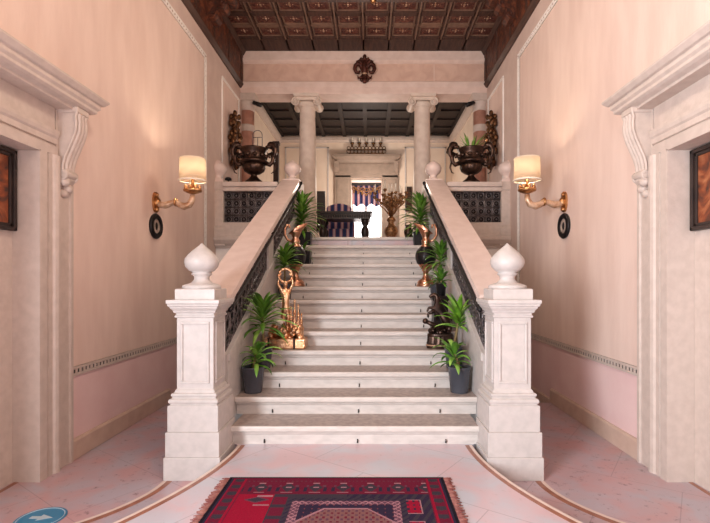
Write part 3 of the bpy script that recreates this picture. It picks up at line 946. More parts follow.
# ------------------------------------------------------------------ rug
rx0, rx1, ry1, ry0 = -.865, .65, 3.285, 1.8
t = thing('patterned_rug', 'red and navy oriental rug with fringed ends on the pink marble floor', 'rug', ((rx0 + rx1) / 2, 2.75, 0))
RUGC = {'rug_black': (26, 22, 32), 'rug_wine': (98, 24, 46), 'rug_red': (136, 16, 44), 'rug_navy': (44, 34, 54), 'rug_mauve': (90, 56, 72), 'rug_beige': (116, 80, 78), 'rug_pink': (150, 108, 116), 'rug_green': (56, 48, 58), 'rug_rose': (104, 54, 62)}
for k_, c_ in RUGC.items():
    M[k_] = mat(k_, c_, tuple(min(255, int(q * 1.12)) for q in c_), scale=120, rough=.95, bump=.5, bscale=300, spec=.1)
RK = list(RUGC); RI = {k_: i for i, k_ in enumerate(RK)}
def rug_col(u, v):
    W, H = rx1 - rx0, ry1 - ry0
    e = min(u, W - u); vv = min(v, H - v)
    cell = lambda a, p: (a % p) / p
    if vv < .016 or e < .022: return 'rug_black'
    if e < .14 and vv > .03:                      # end borders
        if e < .035: return 'rug_navy'
        if e < .05: return 'rug_red'
        a = cell(v, .1); b = abs(e - .085)
        if b < .03:
            return 'rug_green' if abs(a - .5) < .2 + (.03 - b) * 3 else 'rug_wine'
        if .118 < e < .13: return 'rug_red'
        return 'rug_wine'
    if vv < .265:                                 # long border with flowers
        if vv < .06: return 'rug_wine'
        if vv < .068: return 'rug_mauve' if cell(u, .03) < .5 else 'rug_wine'
        a = cell(u + .02, .185) - .5; b = vv - .165
        if abs(b + .065) < .006 and abs(a) < .13: return 'rug_pink'
        if abs(b) < .008 and abs(a) < .1: return 'rug_pink'
        if abs(a) * 1.3 + abs(b) * 5 < .34: return 'rug_green'
        if abs(abs(a) - .36) < .06 and abs(b - .03) < .03: return 'rug_navy'
        if abs(abs(a) - .3) < .05 and abs(b + .02) < .012: return 'rug_mauve'
        if abs(b - .07) < .006 and abs(a) < .2: return 'rug_pink'
        return 'rug_wine'
    cx, cy = .845, H * .5
    du, dv = abs(u - cx), abs(v - cy)
    t_ = cy - dv                                  # distance from the near long edge
    R_ = cy - .465
    oc = max(du, dv, (du + dv) * R_ / (R_ + .13))
    if oc < R_:
        if oc < .05: return 'rug_wine'
        if cell(u, .042) < .35 and cell(v, .05) < .4: return 'rug_wine'
        if cell(u + .021, .042) < .35 and cell(v + .025, .05) < .4: return 'rug_mauve'
        return 'rug_beige'
    if oc < R_ + .014: return 'rug_pink'
    f = max(du - .30, (cy - .40) - (cy - dv) + (.0)) if False else max(du - .29, dv - (cy - .405))
    if f < 0:
        a = cell(u, .045) < .25 and cell(v, .045) < .3
        return 'rug_rose' if a else 'rug_navy'
    if f < .05:                                   # pale lattice frame
        a = (cell(u + v, .04) < .27) or (cell(u - v, .04) < .27)
        return 'rug_pink' if a else 'rug_mauve'
    if f < .085: return 'rug_green' if cell(u + v, .05) < .6 else 'rug_navy'
    if u < .37:                                   # crimson field with a dark motif
        q = abs(u - .27) * 1.2 + abs(v - .34) * 2.4
        if q < .07: return 'rug_green'
        if q < .1: return 'rug_mauve'
        if abs(u - .31) < .05 and (abs(v - .29) < .01 or abs(v - .41) < .01): return 'rug_pink'
        return 'rug_red'
    if u < cx:
        return 'rug_wine' if abs(v % .14 - .07) < .05 and abs(u - .42) < .045 else 'rug_green'
    if 1.2 < u < 1.315:
        b = abs((v - .43) % .24 - .12) if False else abs(((v - .33) % .26) - .1)
        if b < .09:
            if b > .08 or u < 1.21 or u > 1.305: return 'rug_pink'
            return 'rug_navy' if cell(u, .035) < .4 and cell(v, .05) < .4 else 'rug_red'
    return 'rug_navy' if cell(u + v * .5, .06) < .6 else 'rug_green'
m = MB()
cs = .0077
nu, nv = int((rx1 - rx0) / cs), int((ry1 - ry0) / cs)
vs = [(rx0 + (rx1 - rx0) * i / nu, ry1 - (ry1 - ry0) * j / nv, .009) for j in range(nv + 1) for i in range(nu + 1)]
b0 = 0
m.v = vs
for j in range(nv):
    for i in range(nu):
        m.f.append([j * (nu + 1) + i, (j + 1) * (nu + 1) + i, (j + 1) * (nu + 1) + i + 1, j * (nu + 1) + i + 1])
        m.mi.append(RI[rug_col((i + .5) * (rx1 - rx0) / nu, (j + .5) * (ry1 - ry0) / nv)]); m.sm.append(False)
k_ = RI['rug_black']
m.add([(rx0, ry0, 0.001), (rx1, ry0, .001), (rx1, ry1, .001), (rx0, ry1, .001), (rx0, ry0, .009), (rx1, ry0, .009), (rx1, ry1, .009), (rx0, ry1, .009)],
      [(0, 1, 5, 4), (1, 2, 6, 5), (2, 3, 7, 6), (3, 0, 4, 7)], k_)
m.build('pile_field', RK, t, fix=False)
rnd = random.Random(4)
for s, ex in ((-1, rx0), (1, rx1)):
    m = MB()
    y = ry0 + .01
    while y < ry1 - .008:
        L_ = rnd.uniform(.04, .062); sk = rnd.uniform(-.015, .015); w = rnd.uniform(.006, .011)
        m.tube([(ex - s * .004, y, .007), (ex + s * L_ * .5, y + sk * .4, .007), (ex + s * L_, y + sk, .005)], [w * .55, w * .6, w * .35], 5)
        y += .0135
    m.build('fringe', ['fringe'], t)

# floor sticker
t = thing('floor_sticker', 'round blue sticker with white arrow on the marble floor by the left doorway', 'sticker', (-2.04, 3.04, LOW))
m = MB(); m.prism([(-2.04 + .15 * math.cos(a), 3.04 + .15 * math.sin(a)) for a in [2 * PI * i / 40 for i in range(40)]], 'z', LOW + .001, LOW + .004)
m.build('disc', ['sticker'], t)
m = MB(); m.prism([(-2.11, 3.03), (-2.05, 3.03), (-2.05, 3.005), (-1.965, 3.045), (-2.05, 3.085), (-2.05, 3.06), (-2.11, 3.06)], 'z', LOW + .003, LOW + .0055)
m.ring((-2.04, 3.04, LOW + .004), .135, .003, 'z', 40, 4)
m.build('arrow', ['sticker_mark'], t)


# ------------------------------------------------------------------ plants
def potted(label, x, y, z, pot_r, pot_h, trunk, n, L, w, seed, pot='pot', leaf='leaf', lean=(0, 0), el=(.1, 1.25), curl=1.5, name='potted_plant', group='potted plants on the stairs', crown=.12, avoid=None, square=False):
    rnd = random.Random(seed)
    t = thing(name, label, 'potted plant', (x, y, z), group)
    m = MB()
    if square:
        m.sq(x, y, [(pot_r * .85, z), (pot_r, z + pot_h), (pot_r * .9, z + pot_h), (pot_r * .88, z + pot_h * .88)])
    else:
        m.lathe((x, y, z), [(pot_r * .72, 0), (pot_r * .76, .006), (pot_r * .97, pot_h * .93), (pot_r, pot_h * .94), (pot_r, pot_h), (pot_r * .93, pot_h), (pot_r * .9, pot_h * .88)], 28)
    m.build('pot', [pot], t)
    m = MB(); m.lathe((x, y, z), [(pot_r * .885, pot_h * .86), (pot_r * .885, pot_h * .9), (pot_r * .5, pot_h * .93)], 20); m.build('soil', ['soil'], t)
    top = Vector((x + lean[0], y + lean[1], z + pot_h + trunk))
    m = MB()
    m.tube([(x, y, z + pot_h * .85), ((x + top.x) / 2 + .004, (y + top.y) / 2, z + pot_h + trunk * .5), top], [.016, .013, .011], 8)
    m.build('stem', ['stem'], t)
    m = MB()
    for i in range(n):
        az = i * 2.39996 + rnd.uniform(-.25, .25)
        f = i / max(1, n - 1)
        e = el[0] + (el[1] - el[0]) * f + rnd.uniform(-.12, .12)
        p = top + Vector((0, 0, -crown * (1 - f) + .01))
        l = L * rnd.uniform(.8, 1.08) * (.85 + .3 * math.sin(PI * f))
        if avoid:                                   # shorter leaves towards the balustrade
            ca = math.cos(az) * avoid
            if ca > .15: l *= 1 - .45 * ca
        m.leaf(p, az, e, l, w * rnd.uniform(.8, 1.15), curl * rnd.uniform(.7, 1.25), mi=0 if rnd.random() < .75 else 1)
    m.build('foliage', [leaf, 'leafpale'], t)
    return t


Z = lambda k: k * RISE
Y = lambda k, f: D1 + (k - 1) * TREAD + f
potted('plant in grey pot on the second step, left side of the stairs', -1.0, Y(2, .2), Z(2), .112, .25, .12, 20, .27, .05, 3, avoid=-1, curl=2.0, lean=(.03, 0))
potted('plant in grey pot on the second step, right side of the stairs', .99, Y(2, .2), Z(2), .112, .25, .12, 20, .29, .05, 7, avoid=1, curl=2.0, lean=(-.05, 0))
potted('bushy palm like plant rising behind the left grey pot, beside the gilded sculpture', -.985, Y(3, .22), Z(3), .1, .22, .37, 38, .38, .055, 11, avoid=-.5, lean=(.0, -.02), crown=.2, el=(-.1, 1.3))
potted('upright bright plant rising behind the right grey pot, in front of the bronze sculpture', 1.0, Y(3, .22), Z(3), .1, .22, .35, 26, .29, .055, 15, avoid=.6, lean=(.05, -.03), crown=.16, el=(.2, 1.45), curl=1.1, leaf='leafbright')
potted('plant beside the left ewer, above the gilded figure', -1.0, Y(7, .2), Z(7), .1, .2, .36, 40, .31, .045, 19, avoid=-1, lean=(-.0, -.04), crown=.18, el=(.1, 1.4))
potted('plant beside the right ewer, against the right balustrade', 1.015, Y(7, .2), Z(7), .1, .2, .42, 40, .31, .045, 23, avoid=1, lean=(.04, -.06), crown=.18, el=(.0, 1.35))
potted('tall dense plant at the top of the stairs behind the left ewer', -.955, Y(12, .19), Z(12), .105, .23, .44, 90, .38, .05, 29, pot='black', avoid=-1, crown=.42, square=True, el=(-.2, 1.4), curl=1.3, lean=(-.06, 0))
potted('tall dense plant at the top of the stairs behind the right ewer', .955, Y(12, .19), Z(12), .105, .23, .44, 90, .38, .05, 31, pot='black', avoid=1, crown=.42, square=True, el=(-.2, 1.4), curl=1.3, lean=(.02, 0))
potted('low plant in dark square planter between the left ewer and the top step', -.9, Y(10, .22), Z(10), .12, .2, .05, 14, .24, .045, 37, pot='black', square=True, avoid=-1)

# dark plinth with small plant, right side
t = thing('carved_plinth', 'dark carved wooden plinth behind the bronze sculpture on the right of the stairs', 'plinth', (.945, Y(5, .2), Z(5)))
cx, cy = .95, Y(5, .2)
m = MB(); m.sq(cx, cy, [(.1, Z(5)), (.1, Z(5) + .04), (.085, Z(5) + .06), (.085, Z(5) + .34), (.1, Z(5) + .36), (.105, Z(5) + .4)]); m.build('plinth_block', ['darkwood'], t, bevel=.004)
m = MB()
for sxx in (-.045, 0, .045):
    m.ball((cx + sxx, cy - .088, Z(5) + .2), .022, (1, .5, 4), 8)
m.build('relief', ['bronze'], t)
potted('small plant in black pot standing on the dark plinth', .965, Y(5, .2), Z(5) + .4, .065, .15, .06, 22, .24, .042, 41, pot='black', avoid=1, group='potted plants on the stairs', crown=.08)


# ------------------------------------------------------------------ ewers, urns
def ewer(sx, nm):
    x, y, z = sx * .9, Y(8, .15), Z(8)
    t = thing('copper_ewer', 'tall copper ewer with black globe body and spout on the %s side of the stairs' % nm, 'ewer', (x, y, z), 'copper ewers')
    def fit(m):
        m.v = [(p[0], p[1], z + (p[2] - z) * 1.08) for p in m.v]
        return m
    m = MB(); m.lathe((x, y, z), [(.125, 0), (.13, .015), (.12, .03), (.115, .045), (.12, .055), (.1, .08), (.06, .1), (.045, .12), (.035, .15), (.04, .19), (.055, .2), (.05, .215), (.07, .235), (.1, .275), (.11, .3)], 28); fit(m).build('foot', ['copper'], t)
    m = MB(); m.lathe((x, y, z), [(.09, .27), (.12, .3), (.138, .35), (.142, .4), (.128, .45), (.09, .5), (.06, .515)], 28, fl=(.03, 10)); fit(m).build('globe_body', ['black'], t)
    m = MB()
    m.lathe((x, y, z), [(.065, .5), (.075, .515), (.06, .53), (.05, .545), (.06, .565), (.062, .59), (.045, .61), (.045, .63), (.06, .66), (.075, .69), (.08, .7)], 24)
    # flaring mouth with a spout that rises towards the middle of the stairs
    n = 24; vs = []; fs = []
    def rim(r, zz, k):
        for i in range(n):
            a = 2 * PI * i / n; c = -sx * math.cos(a)
            rr = r * (1 + k * .7 * max(0, c) ** 2)
            vs.append((x + rr * math.cos(a), y + r * .9 * math.sin(a), z + zz + k * .07 * c))
    for r, zz, k in ((.055, .66, 0), (.075, .7, .4), (.1, .74, 1), (.094, .742, 1), (.066, .7, .4), (.04, .67, 0)):
        rim(r, zz, k)
    for j in range(5):
        for i in range(n):
            fs.append((j * n + i, j * n + (i + 1) % n, (j + 1) * n + (i + 1) % n, (j + 1) * n + i))
    m.add(vs, fs, 0, True)
    fit(m).build('neck_and_spout', ['copper'], t)
    m = MB()
    h = [(.05, .57), (.11, .6), (.15, .66), (.15, .74), (.12, .8), (.09, .79), (.085, .75)]
    m.tube([(x + sx * a, y, z + b) for a, b in h], [.014, .018, .018, .016, .016, .018, .012], 8)
    fit(m).build('handle', ['copper'], t)


ewer(-1, 'left'); ewer(1, 'right')


def urn(sx, nm, plant):
    x, y, z = sx * 1.86, 7.92, 3.07
    t = thing('bronze_urn', ('large dark bronze urn with %s on the %s landing parapet' % ('spiky plant' if plant else 'wire hoop', nm)), 'urn', (x, y, z), 'bronze urns')
    m = MB(); m.lathe((x, y, z), [(.16, 0), (.165, .02), (.15, .04), (.1, .08), (.055, .13), (.05, .16), (.075, .17)], 28); m.build('foot', ['bronze'], t)
    m = MB(); m.lathe((x, y, z), [(.06, .16), (.11, .18), (.165, .22), (.19, .28), (.185, .32), (.17, .34)], 48, fl=(.035, 16)); m.build('gadrooned_bowl', ['bronze'], t)
    m = MB(); m.lathe((x, y, z), [(.16, .33), (.215, .345), (.235, .365), (.235, .385), (.212, .4), (.2, .43), (.2, .48), (.208, .54), (.235, .575), (.238, .6), (.22, .605), (.19, .56), (.18, .45)], 32)
    for q in range(10):
        a = q * PI / 5
        m.ball((x + .203 * math.cos(a), y + .203 * math.sin(a), z + .47), .045, (1, 1, .8), 8)
    m.build('collar', ['bronze'], t)
    for s in (-1, 1):
        m = MB()
        P = [(.2, .36), (.27, .33), (.32, .38), (.33, .46), (.29, .53), (.25, .52), (.25, .47), (.28, .45)]
        m.tube([(x + s * a, y, z + b) for a, b in P], [.04, .04, .038, .038, .036, .03, .024, .016], 8)
        Q = [(.31, .42), (.36, .5), (.37, .58), (.33, .66), (.27, .68), (.24, .64)]
        m.tube([(x + s * a, y - .01, z + b) for a, b in Q], [.02, .034, .042, .044, .036, .02], 8)
        m.ball((x + s * .3, y, z + .67), .06, (1.3, .8, 1), 10); m.ball((x + s * .25, y - .02, z + .63), .04, (1.4, .8, .8), 10)
        m.tube([(x + s * .33, y, z + .4), (x + s * .36, y, z + .28), (x + s * .33, y, z + .2), (x + s * .29, y, z + .18)], [.018, .016, .012, .006], 8)
        for q in range(5):
            a = .3 + q * .35
            m.ball((x + s * (.3 + .07 * math.cos(a)), y + .03, z + .52 + .12 * math.sin(a)), .042, (1.4, .7, .9), 8)
        m.build('scroll_handle', ['bronze'], t)
    m = MB(); m.lathe((x, y, z), [(.2, .55), (.2, .575), (.1, .58)], 20); m.build('soil', ['soil'], t)
    if plant:
        g = thing('urn_plant', 'spiky green grass plant growing in the right bronze urn', 'plant', (x, y, z + .58))
        m = MB(); rnd = random.Random(5)
        for i in range(30):
            a = rnd.uniform(0, 2 * PI)
            m.leaf((x + .05 * math.cos(a), y + .05 * math.sin(a), z + .575), a, rnd.uniform(.7, 1.45), rnd.uniform(.22, .34), .026, rnd.uniform(.2, .9), mi=rnd.randint(0, 1))
        m.build('foliage', ['leaf', 'leafpale'], g)
    else:
        g = thing('wire_hoop', 'thin wire hoop support standing in the left bronze urn', 'plant support', (x, y, z + .58))
        m = MB(); m.tube([(x - .02, y, z + .57), (x - .02, y, z + .84)] + [(x + .06 - .08 * math.cos(a), y, z + .84 + .08 * math.sin(a)) for a in [PI * i / 10 for i in range(1, 10)]] + [(x + .14, y, z + .84), (x + .14, y, z + .57)], .007, 6); m.build('hoop', ['iron'], g)
        m = MB(); m.tube([(x + .06, y, z + .57), (x + .065, y, z + .8)], .006, 6); m.tube([(x - .02, y, z + .8), (x + .14, y, z + .8)], .006, 6); m.build('stake', ['iron'], g)


urn(-1, 'left', False); urn(1, 'right', True)

# gilded carved wall branches beside the urns
for sx, nm in ((-1, 'left'), (1, 'right')):
    wx, yy, zz = sx * (WX - .005), 8.62, 4.0
    t = thing('gilded_wall_ornament', 'aged gilt carved leaf ornament on the %s wall beside the bronze urn' % nm, 'wall ornament', (wx, yy, zz), 'gilded wall ornaments')
    m = MB()
    m.tube([(wx - sx * .03, yy, zz - .45), (wx - sx * .07, yy, zz - .2), (wx - sx * .05, yy, zz), (wx - sx * .09, yy, zz + .25), (wx - sx * .05, yy, zz + .48)], [.02, .05, .06, .05, .02], 10)
    m.build('spine', ['giltdark'], t)
    rnd = random.Random(8)
    m = MB()
    for i in range(34):
        f = i / 33
        for s in (-1, 1):
            a = rnd.uniform(.2, 1.2)
            w = .13 + .1 * math.sin(PI * f)
            m.ball((wx - sx * rnd.uniform(.04, .15), yy + s * rnd.uniform(.02, w), zz - .45 + f * .95), rnd.uniform(.025, .045), (1.1, 1.2, 1.6), 8)
    m.build('carved_leaves', ['giltdark'], t)
    m = MB()
    m.tube([(wx - sx * .05, yy - .05, zz - .1), (wx - sx * .16, yy - .1, zz - .2), (wx - sx * .22, yy - .12, zz - .12), (wx - sx * .2, yy - .12, zz - .02)], [.02, .022, .02, .015], 8)
    m.ball((wx - sx * .2, yy - .12, zz), .035); m.ball((wx - sx * .1, yy - .06, zz - .28), .05, (1, 1, 1.3))
    m.build('branch', ['gold'], t)

# little black lamp on the left parapet end
t = thing('table_lamp', 'tiny black lamp on the left landing parapet beside the wall', 'lamp', (-2.28, 7.85, 3.07))
m = MB(); m.lathe((-2.28, 7.85, 3.07), [(.045, 0), (.045, .012), (.012, .02), (.01, .05)], 14); m.build('base', ['black'], t)
m = MB(); m.lathe((-2.28, 7.85, 3.07), [(.06, .05), (.055, .08), (.03, .1)], 14); m.build('lamp_head', ['black'], t)

# ------------------------------------------------------------------ gilded sculpture (left)
bx, by, bz = -.81, Y(4, .2), Z(4)
t = thing('gilded_sculpture', 'rose gold sculpture of a figure raising a wreath on a rough slab base', 'sculpture', (bx, by, bz))
m = MB()
rnd = random.Random(2)
for (x0, x1) in ((-.235, -.17), (-.165, .11), (.115, .235)):
    m.box(bx + x0, bx + x1, by - .11, by + .1, bz, bz + .115)
m.build('slab_base', ['gold'], t, bevel=.012)
for x0 in (-.175, .105):
    m = MB()
    m.box(bx + x0, bx + x0 + .018, by - .115, by + .104, bz - .0, bz + .12)
    m.build('strap', ['bronze'], t, bevel=.003)
m = MB()
for i in range(34):
    f = rnd.random()
    m.ball((bx + rnd.uniform(-.17, .19), by + rnd.uniform(-.06, .07), bz + .115 + rnd.uniform(.0, .14) * (1 - f * .5)), rnd.uniform(.02, .045), (1.2, 1, 1.1), 8)
m.build('rocks', ['gold'], t)
for (dx, h) in ((.06, .34), (.1, .42), (.14, .36), (.175, .26), (.02, .26)):
    m = MB(); c = (bx + dx, by + .02, bz + .12)
    m.lathe(c, [(.022, 0), (.022, .02), (.015, .03), (.014, h * .6), (.018, h * .63), (.018, h * .68), (.01, h * .72), (.009, h * .9), (.014, h * .93), (.003, h)], 10)
    for q in range(4):
        m.ball((c[0] + .014 * math.cos(q * 1.6), c[1] + .014 * math.sin(q * 1.6), c[2] + h * (.2 + .12 * q)), .012, n=6)
    m.build('turret', ['gold'], t)
# the figure stands behind, arms raised into a ring
fx, fy, fz = bx - .005, by + .04, bz + .3
pts = [(fx, fy, fz + .16), (fx, fy, fz + .24), (fx, fy - .005, fz + .31), (fx, fy, fz + .36), (fx, fy - .005, fz + .4), (fx, fy - .005, fz + .435),
       (fx - .045, fy, fz + .335), (fx - .085, fy - .01, fz + .41), (fx - .07, fy - .01, fz + .49), (fx - .045, fy - .01, fz + .53),
       (fx + .045, fy, fz + .335), (fx + .085, fy - .01, fz + .41), (fx + .07, fy - .01, fz + .49), (fx + .045, fy - .01, fz + .53),
       (fx - .028, fy - .01, fz + .06), (fx - .025, fy + .005, fz - .08), (fx - .03, fy - .02, fz - .1), (fx + .03, fy - .01, fz + .06), (fx + .028, fy + .01, fz - .08), (fx + .035, fy - .02, fz - .1)]
edges = [(0, 1), (1, 2), (2, 3), (3, 4), (4, 5), (2, 6), (6, 7), (7, 8), (8, 9), (2, 10), (10, 11), (11, 12), (12, 13), (0, 14), (14, 15), (15, 16), (0, 17), (17, 18), (18, 19)]
rad = [.045, .036, .045, .016, .028, .024, .02, .016, .012, .01, .02, .016, .012, .01, .032, .018, .014, .032, .018, .014]
skin_figure('statue_body', 'gold', t, pts, edges, rad)
m = MB(); m.ring((fx, fy - .01, fz + .5), .075, .014, 'y', 24, 7)
for i in range(12):
    a = 2 * PI * i / 12
    m.ball((fx + .075 * math.cos(a), fy - .012, fz + .5 + .075 * math.sin(a)), .018, n=6)
m.build('wreath', ['gold'], t)
m = MB()
m.ball((bx - .06, by - .08, bz + .29), .05, (1.0, .5, .8), 14)
for i in range(5):
    m.ring((bx - .06, by - .085, bz + .26), .03 + .012 * i, .005, 'y', 12, 5, a0=.4, a1=2.7)
m.build('shell', ['shell'], t)

# bronze sculpture (right)
bx, by, bz = .905, Y(4, .19), Z(4)
t = thing('bronze_sculpture', 'dark bronze sculpture of a rearing animal on a fluted oval base', 'sculpture', (bx, by, bz))
m = MB()
n = 40
def oval(r, zz, k=0):
    return [(bx + r * math.cos(2 * PI * i / n) * (1 + (k if i % 2 else 0)), by + r * .62 * math.sin(2 * PI * i / n) * (1 + (k if i % 2 else 0)), bz + zz) for i in range(n)]
lv = [(.15, 0, 0), (.155, .03, 0), (.145, .045, 0), (.14, .06, .05), (.135, .13, .05), (.145, .14, 0), (.14, .16, 0), (.1, .17, 0)]
vs = []; fs = []
for r, zz, k in lv: vs += oval(r, zz, k)
for j in range(len(lv) - 1):
    for i in range(n): fs.append((j * n + i, j * n + (i + 1) % n, (j + 1) * n + (i + 1) % n, (j + 1) * n + i))
fs += [tuple(range(n - 1, -1, -1)), tuple(range((len(lv) - 1) * n, len(lv) * n))]
m.add(vs, fs, 0, False)
m.build('fluted_base', ['bronze'], t)
m = MB(); m.ring((bx, by, bz + .035), .152, .008, 'z', 40, 5, sc=(1, .63)); m.build('base_band', ['silver'], t)
m = MB()
rnd = random.Random(6)
for i in range(22):
    m.ball((bx + rnd.uniform(-.1, .1), by + rnd.uniform(-.05, .05), bz + .165 + rnd.uniform(0, .05)), rnd.uniform(.02, .04), n=8)
m.build('rocks', ['bronze'], t)
z0 = bz + .2
# rearing animal, one body: pelvis, belly, chest, neck, head, legs, tail
pts = [(bx + .05, by, z0 + .12), (bx + .02, by, z0 + .19), (bx - .015, by, z0 + .26), (bx - .03, by, z0 + .34), (bx - .05, by, z0 + .4), (bx - .1, by, z0 + .38), (bx - .125, by, z0 + .36),
       (bx + .075, by - .035, z0 + .07), (bx + .1, by - .035, z0 + .03), (bx + .07, by - .035, z0 - .02), (bx + .075, by + .035, z0 + .07), (bx + .1, by + .035, z0 + .03), (bx + .07, by + .035, z0 - .02),
       (bx - .07, by - .03, z0 + .24), (bx - .13, by - .03, z0 + .25), (bx - .15, by - .03, z0 + .2), (bx - .08, by + .03, z0 + .2), (bx - .13, by + .03, z0 + .18), (bx - .13, by + .03, z0 + .13),
       (bx + .1, by, z0 + .16), (bx + .13, by, z0 + .1)]
edges = [(0, 1), (1, 2), (2, 3), (3, 4), (4, 5), (5, 6), (0, 7), (7, 8), (8, 9), (0, 10), (10, 11), (11, 12), (2, 13), (13, 14), (14, 15), (2, 16), (16, 17), (17, 18), (0, 19), (19, 20)]
rad = [.055, .055, .06, .036, .03, .024, .016, .036, .02, .014, .036, .02, .014, .024, .016, .012, .024, .016, .012, .016, .01]
skin_figure('statue_body', 'bronze', t, pts, edges, rad)
m = MB()
m.tube([(bx + .02, by - .07, z0 + .03), (bx - .1, by - .08, z0 + .07), (bx - .165, by - .085, z0 + .1)], [.03, .026, .022], 10)
m.ball((bx - .175, by - .085, z0 + .105), .032, n=10)
m.build('cannon', ['bronze'], t)

# ------------------------------------------------------------------ upper room
# doorway surround
d = thing('door_3', 'pale stone doorway with moulded cornice in the upper back wall', 'door', (.03, 13.2, LAND))
d['kind'] = 'structure'
c0 = (dx0 + dx1) / 2
m = MB()
for a, b in ((-.87, dx0), (dx1, .92)):
    m.box(a, b, 13.12, 13.2, LAND, 4.42)
    m.box(a + .06, b - .06, 13.1, 13.13, LAND + .2, 4.3)
m.build('jamb', ['greystone'], d, bevel=.006)
m = MB(); m.box(-.87, .92, 13.12, 13.2, 4.36, 4.8); m.box(-.78, .83, 13.1, 13.13, 4.47, 4.74); m.build('lintel', ['greystone'], d, bevel=.006)
m = MB(); m.sq(c0, 13.2, [(.0, 4.76), (.04, 4.8), (.06, 4.84), (.12, 4.9), (.14, 4.92), (.14, 4.99), (.1, 5.0)], ex=.82, ey=.06); m.build('cornice', ['greystone'], d, bevel=.004)
m = MB()
for x in (-.82, .87):
    m.prism([(13.2, 4.5), (13.12, 4.5), (13.05, 4.6), (13.02, 4.74), (13.0, 4.8), (13.2, 4.8)], 'x', x - .06, x + .06)
m.build('console_bracket', ['greystone'], d, bevel=.004)
# bay with the window beyond the doorway
m = MB()
m.box(dx0 - .15, dx0, 13.4, 14.3, LAND - .1, 4.5); m.box(dx1, dx1 + .15, 13.4, 14.3, LAND - .1, 4.5)
m.box(dx0 - .15, dx1 + .15, 13.4, 14.3, 4.4, 4.6); m.box(dx0 - .15, dx1 + .15, 13.4, 14.3, LAND - .15, LAND - .001)
struct(m.build('wall_bay', ['back']))
w = thing('window_1', 'bright tall window beyond the upper doorway', 'window', (c0, 14.2, LAND)); w['kind'] = 'structure'
m = MB()
for x in (dx0, c0 - .02, dx1):
    m.box(x - .035, x + .035, 14.16, 14.24, LAND, 4.4)
for z in (LAND + .05, 4.36):
    m.box(dx0, dx1, 14.16, 14.24, z - .05, z + .05)
m.build('window_frame', ['white'], w)
m = MB(); m.box(dx0, c0, 14.2, 14.21, LAND, 4.36); m.build('window_pane', ['pane'], w)
m = MB(); m.box(c0, dx1, 14.2, 14.21, LAND, 4.36); m.build('window_pane', ['pane'], w)
# pelmet and valance
t = thing('gilded_pelmet', 'gilded scroll pelmet above the striped valance in the upper window', 'pelmet', (c0, 13.6, 4.2))
m = MB(); m.box(dx0 + .01, dx1 - .01, 13.55, 13.6, 4.22, 4.3); m.build('rod', ['darkwood'], t)
m = MB()
for i in range(7):
    x = dx0 + .08 + i * (dx1 - dx0 - .16) / 6
    dz_ = -.08 * (1 - abs(i - 3) / 3)
    m.ring((x, 13.52, 4.12 + dz_ * .5), .05, .016, 'y', 14, 6)
    m.ball((x, 13.52, 4.02 + dz_), .03, (1, .6, 1.4), 8)
m.tube([(dx0 + .03, 13.52, 4.16), (c0 - .2, 13.52, 4.05), (c0, 13.52, 3.95), (c0 + .2, 13.52, 4.05), (dx1 - .03, 13.52, 4.16)], .018, 6)
m.build('scrolls', ['antique_gold'], t)
t = thing('window_valance', 'striped blue and pink valance hanging in the upper window', 'valance', (c0, 13.7, 3.9))
m = MB(); n = 60; vs = []; fs = []
for i in range(n + 1):
    x = dx0 + .02 + (dx1 - dx0 - .04) * i / n
    y = 13.7 + .025 * math.sin(i * 1.05)
    zb = 3.66 + .04 * math.cos(i / n * 2 * PI * 3)
    vs += [(x, y, 4.25), (x, y, zb), (x, y + .01, zb), (x, y + .01, 4.25)]
for i in range(n):
    for k in range(4):
        fs.append((i * 4 + k, i * 4 + (k + 1) % 4, i * 4 + 4 + (k + 1) % 4, i * 4 + 4 + k))
m.add(vs, fs, 0, True); m.build('cloth', ['stripes'], t)

# five-light iron candle rack on the cornice
t = thing('candle_rack', 'wrought iron five light candle rack standing on the upper door cornice', 'candle rack', (c0, 13.05, 5.0))
m = MB()
m.box(c0 - .5, c0 + .5, 13.03, 13.07, 5.0, 5.03)
m.tube([(c0 - .52, 13.05, 5.12), (c0 + .52, 13.05, 5.12)], .014, 6)
for i in range(11):
    x = c0 - .5 + .1 * i
    m.ring((x, 13.05, 5.08), .055, .011, 'y', 12, 5); m.ring((x, 13.05, 5.17), .045, .011, 'y', 12, 5)
m.build('scroll_band', ['giltdark'], t)
for i in range(5):
    x = c0 - .4 + .2 * i
    m = MB(); m.lathe((x, 13.05, 5.2), [(.03, 0), (.035, .03), (.02, .05), (.055, .09), (.06, .12), (.03, .12)], 12); m.build('candle_cup', ['giltdark'], t)
    m = MB(); m.lathe((x, 13.05, 5.31), [(.014, 0), (.014, .15), (.004, .165)], 10); m.build('candle', ['wax'], t)

# table
tx0, tx1, ty0, ty1, tt = -1.0, .14, 10.0, 10.6, LAND + .76
t = thing('carved_table', 'dark carved wooden table in front of the upper doorway', 'table', ((tx0 + tx1) / 2, 10.3, LAND))
m = MB(); m.box(tx0 - .04, tx1 + .04, ty0 - .04, ty1 + .04, tt - .045, tt); m.build('tabletop', ['darkwood'], t, bevel=.012)
m = MB(); m.box(tx0, tx1, ty0, ty1, tt - .16, tt - .045)
for i in range(22):
    m.ball((tx0 + .03 + i * (tx1 - tx0 - .06) / 21, ty0 - .004, tt - .1), .025, (.8, .5, 1.6), 8)
m.build('apron', ['darkwood'], t)
for lx in (tx0 + .1, tx1 - .12):
    for ly in (ty0 + .08, ty1 - .08):
        m = MB(); m.lathe((lx, ly, LAND), [(.06, 0), (.07, .06), (.05, .1), (.035, .13), (.06, .2), (.085, .3), (.08, .38), (.045, .44), (.05, .5), (.08, .55), (.08, .6)], 16, fl=(.05, 8)); m.build('leg', ['darkwood'], t)
